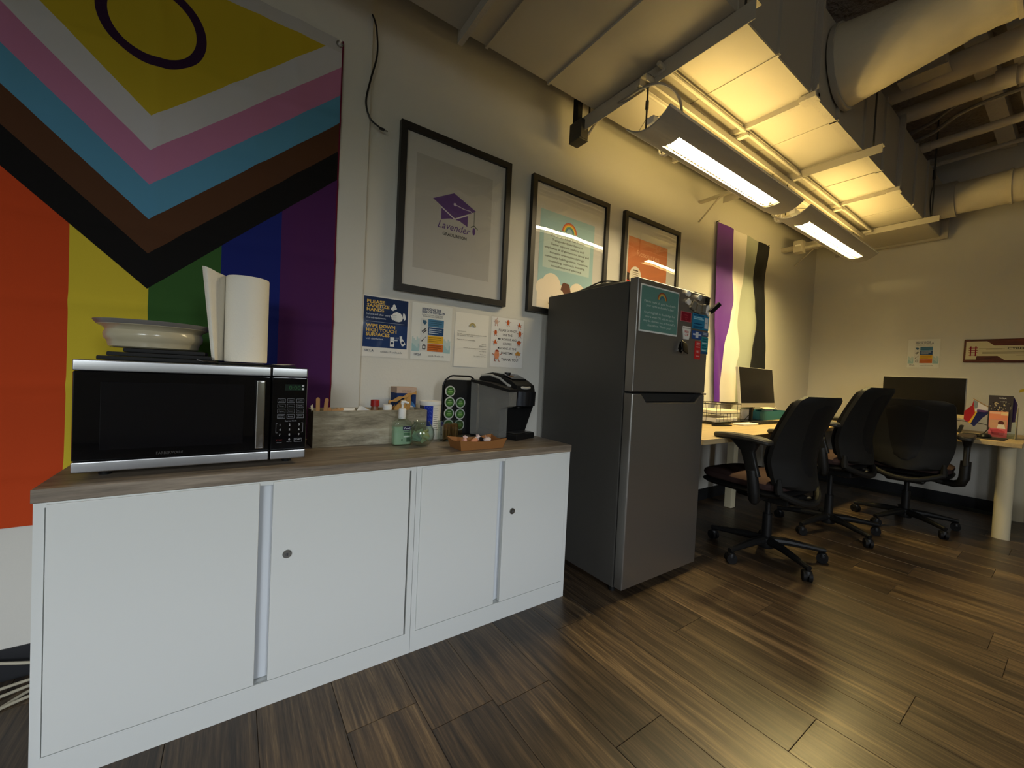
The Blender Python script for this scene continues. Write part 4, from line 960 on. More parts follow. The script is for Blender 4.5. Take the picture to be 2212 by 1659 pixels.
# creamer box, canisters
t = thing('creamer_box', 'blue creamer carton with tan top standing behind the wooden crate', 'box', (1.02, -0.07, WT))
bx0, bx1, by0, by1, bz1 = 0.985, 1.078, -0.112, -0.03, 0.945
part('carton', MB().rbox(bx0, bx1, by0, by1, WT+0.0003, bz1, 0.001, 1), ink(26, 50, 98), t)
part('carton_lid', MB().rbox(bx0-0.0006, bx1+0.0006, by0-0.0006, by1+0.0006, bz1-0.027, bz1+0.0006, 0.001, 1), ink(186, 160, 140), t, label='tan tear off carton top')
s = Sheet((bx0, by0, bz1), X, -Z, bx1-bx0, bz1-WT)
s.text('COFFEE CREAMER', .5, .085, .0065, (120, 84, 70), 'c', width=.045)
s.text('VANILLA', .55, .195, .0085, (214, 220, 230), 'c', bold=.02, width=.032)
s.poly([(0, .42), (.2, .38), (.35, .36), (.5, .30), (.7, .26), (.85, .3), (1, .4), (1, 1), (0, 1)], (70, 120, 178)).circ(.62, .46, .027, (226, 216, 204)).poly([(.35, .5), (.9, .5), (.7, .70), (.35, .75)], (226, 216, 204))
s.circ(.62, .46, .0225, (238, 232, 226)); s.text('Coffee', .62, .44, .009, (150, 40, 50), 'c', bold=.02, width=.026); s.text('mate', .62, .50, .009, (150, 40, 50), 'c', bold=.02, width=.024)
s.poly([(.3, .75), (.75, .62), (.8, 1), (.2, 1)], (110, 74, 62)); s.done(t)
s = Sheet((bx0, by1, bz1), -Y, -Z, by1-by0, bz1-WT)
s.poly([(0, .42), (.5, .5), (1, .42), (1, 1), (0, 1)], (70, 120, 178)); s.done(t, 'side_print')
M_can = mat('canister_white', srgb(220, 216, 204), 0.5)
def canister(x, y, r, z1, label, cat_):
    t = thing('canister', label, cat_, (x, y, WT))
    part('can_body', MB().lathe([(0.002, 0), (r, 0), (r, z1-WT-0.008)], (x, y, WT+0.0003), 40), M_can, t)
    part('lid', MB().lathe([(r+0.0018, z1-WT-0.016), (r+0.0025, z1-WT-0.014), (r+0.0025, z1-WT-0.002), (r, z1-WT), (r-0.004, z1-WT-0.002), (0.002, z1-WT-0.002)], (x, y, WT), 40, cap=False), M_white, t, label='white plastic lid')
    return t
def wrapband(t, x, y, r, z0, z1, a0, a1, m_, name='label_band'):
    part(name, MB().grid(14, 1, lambda u, v: (x+r*math.cos(math.radians(a0+(a1-a0)*u)), y+r*math.sin(math.radians(a0+(a1-a0)*u)), z0+(z1-z0)*v)), m_, t)
kx, ky, kr = 1.128, -0.165, 0.048
t = canister(kx, ky, kr, 0.888, 'round sugar canister with blue lattice label right of the creamer', 'canister')
wrapband(t, kx, ky, kr+0.0006, 0.776, 0.868, 215, 262, ink(30, 50, 150), 'blue_label')
wrapband(t, kx, ky, kr+0.0006, 0.735, 0.868, 170, 214, ink(64, 64, 78), 'facts_panel')
for k in range(11):
    a = 262+8; wrapband(t, kx, ky, kr+0.0006, 0.758+k*0.0095, 0.7605+k*0.0095, 266, 296-(k % 3)*5, ink(112, 108, 102), 'print_line')
for k in range(5):
    zz = 0.78+0.018*k
    part('lattice', MB().grid(8, 1, lambda u, v: (kx+(kr+0.001)*math.cos(math.radians(216+44*u)), ky+(kr+0.001)*math.sin(math.radians(216+44*u)), min(zz+0.03*abs((u*3) % 1-.5)+0.0015*v, .867))), ink(90, 112, 196), t)

# sanitizer
bx, by = 0.950, -0.292
t = thing('sanitizer_bottle', 'clear green hand sanitizer pump bottle in front of the crate', 'bottle', (bx, by, WT))
def rrprof(hw, hd, n=32):
    out = []
    for k in range(n):
        a = 2*PI*k/n; ca, sa = math.cos(a), math.sin(a); e = 0.45
        out.append((hw*math.copysign(abs(ca)**e, ca), hd*math.copysign(abs(sa)**e, sa)))
    return out
def loft(levels, c, n=32):
    b = MB(); vs = []
    for (hw, hd, z) in levels: vs += [(c[0]+p[0], c[1]+p[1], c[2]+z) for p in rrprof(hw, hd, n)]
    fs = [(i*n+k, i*n+(k+1) % n, (i+1)*n+(k+1) % n, (i+1)*n+k) for i in range(len(levels)-1) for k in range(n)]
    fs += [list(range(n))[::-1], [(len(levels)-1)*n+k for k in range(n)]]
    return b.add(vs, fs)
part('bottle_shell', loft([(.037, .022, .0004), (.0385, .0235, .004), (.0385, .0235, .088), (.036, .022, .098), (.018, .016, .110), (.014, .014, .113), (.014, .014, .118)], (bx, by, WT)), M_clear, t)
part('gel', loft([(.0365, .0212, .006), (.037, .0218, .010), (.037, .0218, .078)], (bx, by, WT)), M_gel, t, label='pale green gel')
part('pump_collar', MB().lathe([(.0145, .110), (.0155, .112), (.0155, .146), (.0135, .152), (.004, .154)], (bx, by, WT), 28), M_white, t)
part('pump_stem', MB().lathe([(.0045, .152), (.0045, .168), (.0075, .170), (.0075, .178), (.004, .181)], (bx, by, WT), 20), M_white, t)
part('spout', MB().tube([(bx-.006, by-.002, WT+.179), (bx+.008, by-.006, WT+.180), (bx+.022, by-.012, WT+.174)], [.0055, .005, .0035], 10), M_white, t)
s = Sheet((bx-.008, by-.0238, WT+.080), X, -Z, .042, .066, lift=.0003)
s.rect(.12, 0, .98, .24, (38, 34, 66)); s.text('Purell', .55, .17, .0075, (222, 224, 232), 'c', bold=.01, shear=.2, width=.026)
for v, c in ((.30, (70, 80, 84)), (.42, (48, 92, 60)), (.5, (60, 96, 70)), (.62, (196, 206, 196))): s.rect(.2, v, .85, v+.045, c)
s.rect(.5, .68, .95, .97, (58, 84, 62)); s.rect(0, .78, .12, .88, (36, 66, 44)); s.done(t, 'front_label')

# glass globe of tea bags
gx, gy = 1.020, -0.335
t = thing('glass_bowl', 'round tilted clear glass jar holding tea bags beside the sanitizer', 'jar', (gx, gy, WT))
prof = [(0.002, 0.0006), (0.022, 0.0006), (0.036, 0.008), (0.049, 0.026), (0.0535, 0.046), (0.051, 0.066), (0.043, 0.082), (0.034, 0.092), (0.033, 0.098), (0.036, 0.102)]
inn = [(r-0.0022 if r > .004 else r, z+(0.002 if z < 0.06 else 0)) for r, z in prof[::-1]]
part('glass', MB().lathe(prof+inn, (gx, gy, WT), 40, cap=False), M_clear, t)
for k in range(9):
    a = k*2.4; r = 0.012+0.014*((k*37) % 5)/5
    mm = [ink(176, 190, 150), ink(120, 146, 124), ink(206, 204, 150)][k % 3]
    packet(gx+r*math.cos(a), gy+r*math.sin(a), WT+0.030+0.0032*k, 0.040, 0.034, 0.5+0.2*(k % 3), 0.6*(k % 4)-0.7, a, 'folded green tea bag packet inside the round glass jar', mm, 'tea bags in the glass jar')

# clear container with sugar packets
t = thing('plastic_container', 'clear plastic box of brown sugar packets behind the paper tray', 'container', (1.19, -0.25, WT))
q0, q1, r0, r1, hz = 1.142, 1.238, -0.285, -0.225, 0.088
b = MB().box(q0, q1, r0, r0+.002, WT+.0004, WT+hz).box(q0, q1, r1-.002, r1, WT+.0004, WT+hz).box(q0, q0+.002, r0+.002, r1-.002, WT+.0004, WT+hz).box(q1-.002, q1, r0+.002, r1-.002, WT+.0004, WT+hz).box(q0+.002, q1-.002, r0+.002, r1-.002, WT+.0004, WT+.0024)
part('container_walls', b, M_clear, t)
part('rim', MB().tube([(q0, r0, WT+hz), (q1, r0, WT+hz), (q1, r1, WT+hz), (q0, r1, WT+hz), (q0, r0, WT+hz)], .0016, 6), M_clear, t)
for k in range(7):
    packet(q0+.014+.0115*k, -.255, WT+.040+.002*(k % 3), .046, .068, .05*(k % 3)-.05, .05*(k % 2), 1.35+.08*(k % 3), 'brown sugar packet standing in the clear plastic box', [ink(150, 112, 70), ink(168, 128, 84)][k % 2], 'sugar packets in the plastic box')

# pod rack with coffee pods
t = thing('pod_rack', 'black upright coffee pod rack with handle cut-out beside the coffee maker', 'rack', (1.315, -0.10, WT))
px0, px1, pz1 = 1.216, 1.408, 1.008
o_ = []
def rpoly(x0, x1, z0, z1, r, n=8):
    P = [(x0, z0), (x1, z0)]
    for k in range(n+1): a = PI/2*k/n; P.append((x1-r+r*math.cos(a), z1-r+r*math.sin(a)))
    for k in range(n+1): a = PI/2+PI/2*k/n; P.append((x0+r+r*math.cos(a), z1-r+r*math.sin(a)))
    return P
part('board', MB().prism(rpoly(px0+.004, px1-.004, WT+.004, pz1-.020, .030), lambda u, v: (u, -.118, v), lambda u, v: (u, -.092, v)), M_black, t)
arch = [(px0, -.105, WT+.004), (px0, -.105, pz1-.05), (px0+.012, -.105, pz1-.022), (px0+.036, -.105, pz1-.004), (px0+.05, -.105, pz1), (px1-.05, -.105, pz1), (px1-.036, -.105, pz1-.004), (px1-.012, -.105, pz1-.022), (px1, -.105, pz1-.05), (px1, -.105, WT+.004)]
part('frame_tube', MB().tube(arch, .0045, 8), M_black, t)
part('turn_base', MB().rbox(px0-.002, px1+.002, -.135, -.06, WT+.0003, WT+.006, .003), M_black, t)
pod0 = None
def pod(x, z, y, label):
    global pod0
    if pod0 is None:
        p = thing('coffee_pod', label, 'coffee pod', (0, 0, 0), group='green lidded pods on the rack')
        part('cup', MB().tube([(0, 0, 0), (0, .012, 0)], [.023, .021], 24), M_white, p, local=True)
        part('rim', MB().tube([(0, -.0025, 0), (0, 0, 0)], [.0268, .0268], 32), mat('pod_rim', srgb(188, 190, 184), .35), p, local=True)
        part('foil_lid', MB().tube([(0, -.0032, 0), (0, -.0024, 0)], [.0215, .0215], 28), ink(58, 96, 44, .35), p, local=True, label='dark green foil lid')
        b = Sheet((-.02, -.0033, .02), X, -Z, .04, .04, .0002); b.ell(.5, .6, .36, .2, (96, 140, 66)).rect(.3, .24, .72, .32, (150, 170, 140)).rect(.22, .5, .78, .56, (140, 176, 106)).rect(.2, .64, .8, .7, (70, 110, 52))
        part('lid_print', b.mb, b.mats, p, local=True, smooth=0)
        pod0 = p; p.location = (x, y, z)
    else: copy_thing(pod0, (x, y, z), label=label)
rows = ['top', 'second', 'third', 'bottom']
for i, (x, z) in enumerate([(1.2425, .932), (1.242, .8775), (1.3005, .875), (1.241, .823), (1.301, .820), (1.240, .768), (1.300, .765)]):
    row = [0, 1, 1, 2, 2, 3, 3][i]; sd = ['alone in the', 'left of two in the', 'right of two in the', 'left of two in the', 'right of two in the', 'left of two in the', 'right of two in the'][i]
    pod(x, z, -.1305, 'round green lidded coffee pod %s %s row of the rack' % (sd, rows[row]))

# coffee maker
e = Vector((1.624-1.478, -.329+.378, 0)); ang = math.atan2(e.y, e.x)
km = thing('coffee_maker', 'black pod coffee maker with clear side water tank by the fridge', 'coffee maker', (1.478, -.378, WT), ang)
part('drip_tray', MB().rbox(0, .152, 0, .12, .0004, .030, .006), M_black, km, local=True)
part('drip_grate', MB().rbox(.014, .138, .012, .10, .0302, .0335, .002), M_brushed, km, local=True)
part('base', MB().rbox(0, .152, .11, .25, .0004, .035, .006), M_black, km, local=True)
part('column', MB().rbox(.002, .150, .075, .25, .03, .24, .012, 3), M_black, km, local=True)
hd = MB()
prof = [(.02, .165), (.012, .20), (.010, .235), (.016, .262), (.06, .288), (.12, .305), (.18, .310), (.24, .302), (.252, .288), (.252, .20), (.25, .165)]
hd.prism(prof, lambda u, v: (.002, u, v), lambda u, v: (.150, u, v))
part('head', hd, M_black, km, local=True)
part('side_panel', MB().prism([(.014, .166), (.060, .030), (.09, .030), (.09, .166)], lambda u, v: (.141, u, v), lambda u, v: (.151, u, v)), M_black, km, local=True)
part('head_band', MB().tube([(.076, .045, .166), (.076, .045, .234)], [.0735, .0755], 40), mat('dark_metal_band', srgb(66, 68, 74), .22, metal=.9), km, local=True)
part('lid_ring', MB().tube([(.076+.072*math.cos(a*PI/14), .072-.062*math.sin(a*PI/14) if a <= 14 else .07, .262-.012*math.sin(a*PI/14)) for a in range(15)], .0075, 8), M_silver, km, local=True)
part('lid_ring', MB().tube([(.004, .072, .264), (.002, .12, .292), (.002, .18, .306), (.002, .24, .302)], .006, 8), M_silver, km, local=True)
lidp = MB().prism([(.055, .284), (.11, .304), (.18, .311), (.24, .304), (.24, .310), (.18, .320), (.11, .314), (.055, .292)], lambda u, v: (.018, u, v), lambda u, v: (.134, u, v))
part('lid', lidp, M_blackgloss, km, local=True)
part('button_dial', MB().cyl((.076, .13, .312), (.076, .13, .3225), .016, 20), M_black, km, local=True)
part('nozzle', MB().cyl((.076, .055, .150), (.076, .055, .17), .018, 16), M_black, km, local=True)
tk = part('water_tank', MB().prism([(.06, .012), (.243, .012), (.248, .268), (.010, .232), (.010, .165), (.06, .150)], lambda u, v: (-.062, u, v), lambda u, v: (-.004, u, v)), M_tank, km, local=True, label='smoky clear water tank')
part('tank_lid', MB().prism([(.008, .232), (.249, .268), (.249, .280), (.13, .270), (.008, .243)], lambda u, v: (-.065, u, v), lambda u, v: (-.002, u, v)), M_black, tk, local=True)
part('tank_foot', MB().rbox(-.06, -.004, .06, .245, .0006, .0115, .003), M_black, tk, local=True)
part('tank_filter', MB().rbox(-.05, -.02, .10, .15, .02, .15, .006), M_pouch, tk, local=True)

# kraft tray with sweets
t = thing('paper_tray', 'open brown kraft paper food tray of wrapped sweets at counter edge', 'tray', (1.2, -0.43, WT), math.radians(2))
W0, D0, H0, fl = .196, .100, .044, .012
def corner(sx, sy, k): return (.093*1+(sx-.5)*(W0+2*fl*k), (sy-.5)*(D0+2*fl*k))
OX, OY = 1.128, -.448
b = MB(); th = .0016
c0 = [(0, 0), (1, 0), (1, 1), (0, 1)]
bot = [Vector((OX+corner(a, c, 0)[0], OY+corner(a, c, 0)[1], WT+.0006)) for a, c in c0]; topv = [Vector((OX+corner(a, c, 1)[0], OY+corner(a, c, 1)[1], WT+H0)) for a, c in c0]
cen = sum(bot, Vector())/4
b.add(bot, [(0, 1, 2, 3)])
for i in range(4):
    j = (i+1) % 4; n = 10; vs = []
    for k in range(n+1):
        u = k/n; p = bot[i].lerp(bot[j], u); q_ = topv[i].lerp(topv[j], u); dip = .010*math.sin(PI*u)
        q_ = p+(q_-p)*(1-dip/H0)
        for P_ in (p, q_): vs.append(P_)
        inw = (cen-q_); inw.z = 0; inw = inw.normalized()*th
        for P_ in (q_+inw, p+inw+Z*th): vs.append(P_)
    b.add(vs, [(4*k+a, 4*k+(a+1) % 4, 4*(k+1)+(a+1) % 4, 4*(k+1)+a) for k in range(n) for a in range(4)])
part('tray_body', b, M_kraft, t)
for i in (0, 1):
    p, q_ = bot[i], topv[i]; o2 = (p-cen); o2.z = 0; o2 = o2.normalized()*.0012; nx = (bot[i+1]-bot[i]).normalized()*.02
    part('corner_fold', MB().add([p+o2, q_+o2, q_.lerp(p, .25)+nx*1.3+o2*.8], [(0, 1, 2)]), M_kraft, t, smooth=0)
sw = [(1.165, -.44, 'pink and white wrapped sweet lying at the left in the kraft tray', (226, 170, 150)), (1.205, -.455, 'striped orange wrapped sweet near the front of the kraft tray', (222, 150, 110)), (1.225, -.43, 'pale wrapped sweet standing behind the striped one in the kraft tray', (224, 214, 204)), (1.248, -.445, 'black wrapped sweet in the middle of the kraft tray', (28, 26, 28)), (1.262, -.46, 'red and white wrapped sweet beside the black one in the kraft tray', (214, 196, 190)), (1.283, -.44, 'white wrapped sweet standing at the right in the kraft tray', (230, 224, 222))]
for k, (x, y, lab, c) in enumerate(sw):
    g = thing('wrapped_sweet', lab, 'sweet', (x, y, WT+.018), k*1.1, 'wrapped sweets in the kraft tray')
    a = .5*math.sin(k*2.1)
    R_ = Matrix.Rotation(a, 4, 'Y')
    part('sweet_body', MB().lathe([(.001, -.016), (.007, -.013), (.0095, -.006), (.0095, .006), (.007, .013), (.001, .016)], (0, 0, .012), 12).xf(Matrix.Translation((0, 0, .012)) @ R_ @ Matrix.Rotation(1.2, 4, 'X') @ Matrix.Translation((0, 0, -.012))), ink(*c, .35), g, local=True)
    part('wrapper_twist', MB().add([(0, 0, .014), (-.012, .002, .034), (0, .006, .036), (.012, -.002, .032)], [(0, 1, 2), (0, 2, 3)]).xf(Matrix.Translation((0, 0, .012)) @ R_ @ Matrix.Rotation(1.2 if k % 2 else .5, 4, 'X') @ Matrix.Translation((0, 0, -.012))), ink(226, 200, 190, .35) if k != 3 else ink(28, 26, 28, .35), g, local=True, smooth=0)

# cords on the floor, left edge
for k, (pts, lab) in enumerate([
    ([(-.30, -.035, .10), (-.20, -.05, .075), (-.1, -.06, .05), (.0, -.05, .03)], 'uppermost beige power cord along the wall left of the cabinet'),
    ([(-.5, -.12, .03), (-.25, -.14, .012), (-.12, -.10, .006), (.0, -.05, .006)], 'beige power cord curving on the floor left of the cabinet'),
    ([(-.45, -.30, .006), (-.22, -.24, .006), (-.10, -.12, .006), (-.01, -.10, .006)], 'beige power cord crossing the floor closest to the camera at left'),
    ([(-.5, -.15, .03), (-.25, -.115, .02), (-.12, -.075, .012), (.0, -.04, .010)], 'thin beige power cord just behind the curving one left of the cabinet'),
    ([(-.45, -.27, .006), (-.22, -.21, .0065), (-.10, -.155, .006), (-.012, -.135, .006)], 'beige power cord paired with the closest one on the floor at left')]):
    solo('power_cord', MB().tube(pts, .0045, 8, smooth=6), M_cord, lab, 'cord', 'beige cords left of the cabinet')

# ================================================================ FRIDGE
rx0, rx1, ry0, ry1 = 1.886, 2.495, -0.7077, -0.066
t = thing('refrigerator', 'tall dark stainless two door refrigerator with top freezer', 'refrigerator', (2.19, -0.38, 0))
fr = t
part('cabinet_body', MB().rbox(rx0, rx1, -0.652, ry1, 0.03, 1.4945, 0.006), M_fridgeside, t)
part('door_gasket', MB().box(rx0+.012, rx1-.012, -0.660, -0.652, 0.05, 1.49), M_blackmat, t)
def fdoor(poly, name):
    b = MB(); bm = bmesh.new()
    n = len(poly); v0 = [bm.verts.new((x, ry0, z)) for x, z in poly]; v1 = [bm.verts.new((x, -0.6605, z)) for x, z in poly]
    bm.faces.new(v0); bm.faces.new(v1[::-1])
    for i in range(n): bm.faces.new((v0[i], v1[i], v1[(i+1) % n], v0[(i+1) % n]))
    bm.normal_update()
    ed = [e for e in bm.edges if abs(e.verts[0].co.y-ry0) < 1e-6 and abs(e.verts[1].co.y-ry0) < 1e-6]
    bmesh.ops.bevel(bm, geom=ed, offset=0.008, segments=3, affect='EDGES', profile=0.5)
    return part(name, b.bm(bm), M_fridge, t, smooth=40)
fdoor([(rx0, .9755), (rx1, .9755), (rx1, 1.505), (rx0, 1.505)], 'freezer_door')
ld = fdoor([(rx0, .040), (rx1, .040), (rx1, .966), (2.462, .966), (2.405, .925), (1.995, .925), (1.952, .966), (rx0, .966)], 'fridge_door')
part('handle_recess', MB().prism([(1.956, .966), (1.997, .9285), (2.403, .9285), (2.458, .966)], lambda u, v: (u, -0.679, v), lambda u, v: (u, -0.6605, v)), mat('recess_dark', srgb(60, 60, 60), .4, metal=.6), ld)
part('hinge_cover', MB().rbox(2.36, 2.47, -.70, -.58, 1.4952, 1.512, .005), M_black, t)
part('hinge_pin', MB().rbox(2.455, 2.505, -.712, -.655, .9665, .9750, .003), M_chrome, t)
for x in (rx0+.035, rx1-.035):
    for y in (-.62, -.12): part('foot', MB().cyl((x, y, 0), (x, y, .032), .016, 14), M_black, t)
t = thing('black_bag', 'flat black zip bag lying on the refrigerator top', 'bag', (2.06, -.42, 1.4947))
part('bag_body', MB().grid(24, 20, lambda u, v: (1.905+.32*u, -.60+.34*v, 1.4960+.045*(max(0, math.sin(PI*u)*math.sin(PI*v))**.45)+.003*math.sin(20*u+9*v)*math.sin(PI*u)*math.sin(PI*v))), M_blackmat, t)
part('zip', MB().tube([(1.93, -.59, 1.5), (1.93, -.45, 1.531), (1.94, -.30, 1.512)], .004, 6, smooth=5), M_wire, t)
FY = ry0
t = thing('fridge_sign', 'teal laminated sign with rainbow and white writing on the freezer door', 'sign', (1.9, FY, 1.26))
part('sheet', MB().grid(10, 10, lambda u, v: (1.900+.304*u, FY-.0012-.0022*(1-abs(2*u-1)**2)*v, 1.478-.220*v)), ink(222, 222, 214), t)
s = Sheet((1.900, FY-.0036, 1.478), X, -Z, .304, .220, .0002)
s.rect(.025, .035, .975, .965, (92, 132, 122, .4))
s.rainbow(.54, .265, .037, [(140, 66, 46), (186, 130, 58), (196, 166, 88), (86, 128, 110), (64, 96, 128)], .0052)
for tx, v in [('Please mark all your food with', .37), ('your name and today\'s date', .455), ('Anything left in the fridge for', .60), ('over a week OR with no name', .69), ('may be thrown out at the staff\'s', .78), ('discretion. Thank you!', .87)]:
    s.text(tx, .5, v, .0105, (196, 206, 198), 'c', width=min(.245, .0083*len(tx)))
s.done(t)
def flatmag(name, label, cat, x0, z1, w, h, col, draw=None, y=FY):
    t = thing(name, label, cat, (x0, y, z1-h))
    part('plate', MB().box(x0, x0+w, y-.0018, y-.0002, z1-h, z1), ink(*col), t)
    if draw:
        s = Sheet((x0, y-.0018, z1), X, -Z, w, h, .0003); draw(s); s.done(t)
    return t
def d_red(s):
    s.rect(.04, .05, .96, .95, (128, 24, 38)); s.text('UCLA', .5, .40, .007, (196, 74, 88), 'c', width=.03); s.text('Campus', .5, .62, .005, (196, 74, 88), 'c'); s.text('Safety', .5, .8, .005, (196, 74, 88), 'c')
flatmag('magnet', 'dark red rectangular magnet right of the teal sign', 'magnet', 2.228, 1.392, .093, .050, (190, 110, 110), d_red)
t = thing('magnet', 'white cup shaped magnet with red lettering below the red rectangle', 'magnet', (2.25, FY, 1.25))
part('plate', MB().prism([(2.261, 1.252), (2.308, 1.252), (2.322, 1.305), (2.319, 1.318), (2.252, 1.318), (2.249, 1.305)], lambda u, v: (u, FY-.003, v), lambda u, v: (u, FY-.0002, v)), ink(220, 216, 206), t)
s = Sheet((2.249, FY-.003, 1.318), X, -Z, .073, .066, .0003); s.rect(.03, .12, .97, .17, (150, 146, 140)); s.text('RED', .5, .5, .011, (186, 46, 36), 'c', bold=.02, width=.036); s.text('CUP', .5, .74, .011, (186, 46, 36), 'c', bold=.02, width=.032); s.done(t)
def d_blue(s):
    for k, (v, c) in enumerate([(.06, (20, 70, 110)), (.2, (150, 200, 216)), (.3, (150, 200, 216)), (.62, (20, 66, 104)), (.8, (20, 80, 120)), (.88, (20, 80, 120))]): s.rect(.06, v, .68-(.1 if k % 2 else 0), v+.07, c)
    s.rect(.74, .16, .95, .88, (206, 210, 208)); s.text('INFO', .845, .56, .006, (60, 60, 64), 'c', width=.02)
flatmag('magnet', 'blue printed magnet with a pale side panel, largest of the printed magnets', 'magnet', 2.334, 1.395, .156, .080, (44, 122, 158), d_blue)
flatmag('magnet', 'navy printed magnet just below the largest blue magnet', 'magnet', 2.336, 1.305, .092, .044, (44, 74, 132), lambda s: s.rect(.1, .35, .95, .55, (190, 196, 210)).rect(.36, .12, .66, .82, (206, 206, 204)))
flatmag('magnet', 'grey blue strip magnet at the door edge above the teal one', 'magnet', 2.433, 1.306, .062, .022, (72, 88, 116), lambda s: s.rect(.1, .2, .9, .35, (180, 184, 190)).rect(.1, .55, .8, .7, (180, 184, 190)))
flatmag('magnet', 'tall teal magnet at the right edge of the freezer door', 'magnet', 2.430, 1.280, .065, .092, (52, 132, 138), lambda s: [s.rect(.1, v, .9-(.2 if k % 2 else 0), v+.05, c) for k, (v, c) in enumerate([(.1, (20, 84, 100)), (.22, (20, 84, 100)), (.34, (170, 200, 200)), (.5, (20, 84, 100)), (.64, (20, 84, 100)), (.76, (170, 200, 200))])] and s.rect(0, .86, 1, 1, (34, 74, 110)))
flatmag('magnet', 'tall bright red magnet left of the teal one', 'magnet', 2.370, 1.252, .055, .096, (190, 44, 40), lambda s: [s.rect(.25, v, .85, v+.05, (220, 150, 140)) for v in (.08, .18, .30, .8)] and s.text('911', .55, .66, .014, (236, 220, 210), 'c', bold=.02))
def roundmag(x, z, label, face=None):
    t = thing('magnet', label, 'magnet', (x, FY, z))
    part('knob', MB().tube([(x, FY-.0003, z), (x, FY-.005, z), (x, FY-.010, z), (x, FY-.013, z)], [.011, .010, .0165, .0165], 24), M_white, t)
    part('face', MB().tube([(x, FY-.0128, z), (x, FY-.0148, z)], [.0158, .0145], 24), M_white if not face else ink(200, 198, 190), t)
    if face:
        s = Sheet((x-.0145, FY-.0148, z+.0145), X, -Z, .029, .029, .0003)
        for v in (.25, .42, .58, .74): s.rect(.28, v, .72, v+.07, (60, 58, 54))
        s.done(t)
roundmag(2.270, 1.484, 'upper plain white round magnet at the top of the freezer door')
roundmag(2.274, 1.442, 'lower plain white round magnet by the silver clips')
roundmag(2.372, 1.478, 'round white badge magnet with dark lettering', True)
def clip(x, z, s, label, m_, rot=0.3, handle=True):
    t = thing('magnet_clip', label, 'clip', (x, FY, z))
    M_ = Matrix.Translation((x, FY, z)) @ Matrix.Rotation(rot, 4, 'Y')
    a, b_ = .019*s, .015*s
    part('jaw', MB().prism([(-b_, .026*s), (b_, .026*s), (a, -.020*s), (-a, -.020*s)], lambda u, v: (u, -.0003, v), lambda u, v: (u, -.0045, v)).prism([(-a, -.012*s), (a, -.012*s), (a, -.021*s), (-a, -.021*s)], lambda u, v: (u, -.0046, v), lambda u, v: (u, -.0095, v)).xf(M_), m_, t)
    if handle:
        part('lever', MB().prism([(-b_, .022*s), (b_, .022*s), (a, -.018*s), (-a, -.018*s)], lambda u, v: (u, -.0095-.10*(v+.018*s), v), lambda u, v: (u, -.0115-.10*(v+.018*s), v)).cyl((-b_, -.014, .023*s), (b_, -.014, .023*s), .0035, 10).xf(M_), m_, t)
    return t
MT = mat('taupe_metal', srgb(118, 113, 100), .5, spec=.6)
clip(2.322, 1.430, 1.0, 'left silver grey bulldog clip beside the lower white magnet', MT, .35)
clip(2.370, 1.418, 1.05, 'middle silver grey bulldog clip below the white badge', MT, .15)
clip(2.420, 1.424, .9, 'right silver grey bulldog clip below the black clip', MT, -.1)
clip(2.455, 1.470, .8, 'small black clip at the top right corner of the freezer door', M_black, .0)
t = clip(2.470, 1.420, 1.15, 'large white and black chip clip jutting past the freezer door edge', M_white, .5, False)
part('lever', MB().rbox(-.014, .014, -.006, .006, 0, .068, .004).xf(Matrix.Translation((2.472, FY-.017, 1.412)) @ Matrix.Rotation(.55, 4, 'Y') @ Matrix.Rotation(.55, 4, 'X')), M_black, t, label='black lever')
t = clip(2.238, 1.203, 1.15, 'black and chrome clip alone in the middle of the freezer door', M_chrome, .25, False)
part('lever', MB().rbox(-.026, .026, -.012, -.004, -.028, .034, .004).xf(Matrix.Translation((2.246, FY-.014, 1.203)) @ Matrix.Rotation(.3, 4, 'Y') @ Matrix.Rotation(-.35, 4, 'X')), M_blackgloss, t, label='glossy black lever')

# ================================================================ DESKS
DT = 0.715
t = thing('desk', 'long pale wood desk along the poster wall past the refrigerator', 'desk', (3.7, -.35, 0))
part('desk_top', MB().rbox(2.53, 4.84, -.700, -.012, DT-.030, DT, .002), M_desk, t)
part('desk_leg', MB().rbox(3.79, 3.86, -.26, -.20, .001, DT-.0305, .006), M_legcream, t, label='white desk leg')
part('desk_leg', MB().rbox(4.74, 4.80, -.36, -.28, .001, DT-.0305, .006), M_legcream, t)
part('cable_tray', MB().box(2.7, 4.7, -.16, -.08, DT-.09, DT-.0305), M_blackmat, t)
part('power_block', MB().rbox(3.46, 3.53, -.62, -.58, DT-.10, DT-.0305, .006), M_black, t)
t = thing('desk', 'pale wood desk along the far right wall with a cream leg', 'desk', (5.4, -.85, 0))
part('desk_top', MB().rbox(4.845, 5.972, -1.665, -.012, DT-.030, DT, .002), M_desk, t)
part('desk_leg', MB().lathe([(1, 0), (1, DT-.0315)], (5.005, -1.59, .001), 36, sx=.034, sy=.044), M_legcream, t, label='cream oval desk leg')
part('desk_leg', MB().lathe([(1, 0), (1, DT-.0315)], (5.80, -1.59, .001), 36, sx=.034, sy=.062), M_legcream, t)
part('leg_crossbar', MB().box(5.03, 5.78, -1.605, -1.575, DT-.075, DT-.0305), M_legcream, t)
t = thing('waste_bin', 'black waste bin on the floor right of the cream desk leg', 'bin', (5.15, -1.85, 0))
part('bin_body', MB().prism([(-.10, -.10), (.10, -.10), (.10, .10), (-.10, .10)], lambda u, v: (5.17+u, -1.85+v, .001), lambda u, v: (5.17+u*1.2, -1.85+v*1.2, .26)), M_blackmat, t)
part('bin_rim', MB().tube([(5.17+a*.122, -1.85+b_*.122, .258) for a, b_ in ((-1, -1), (1, -1), (1, 1), (-1, 1), (-1, -1))], .006, 6), M_blackmat, t)

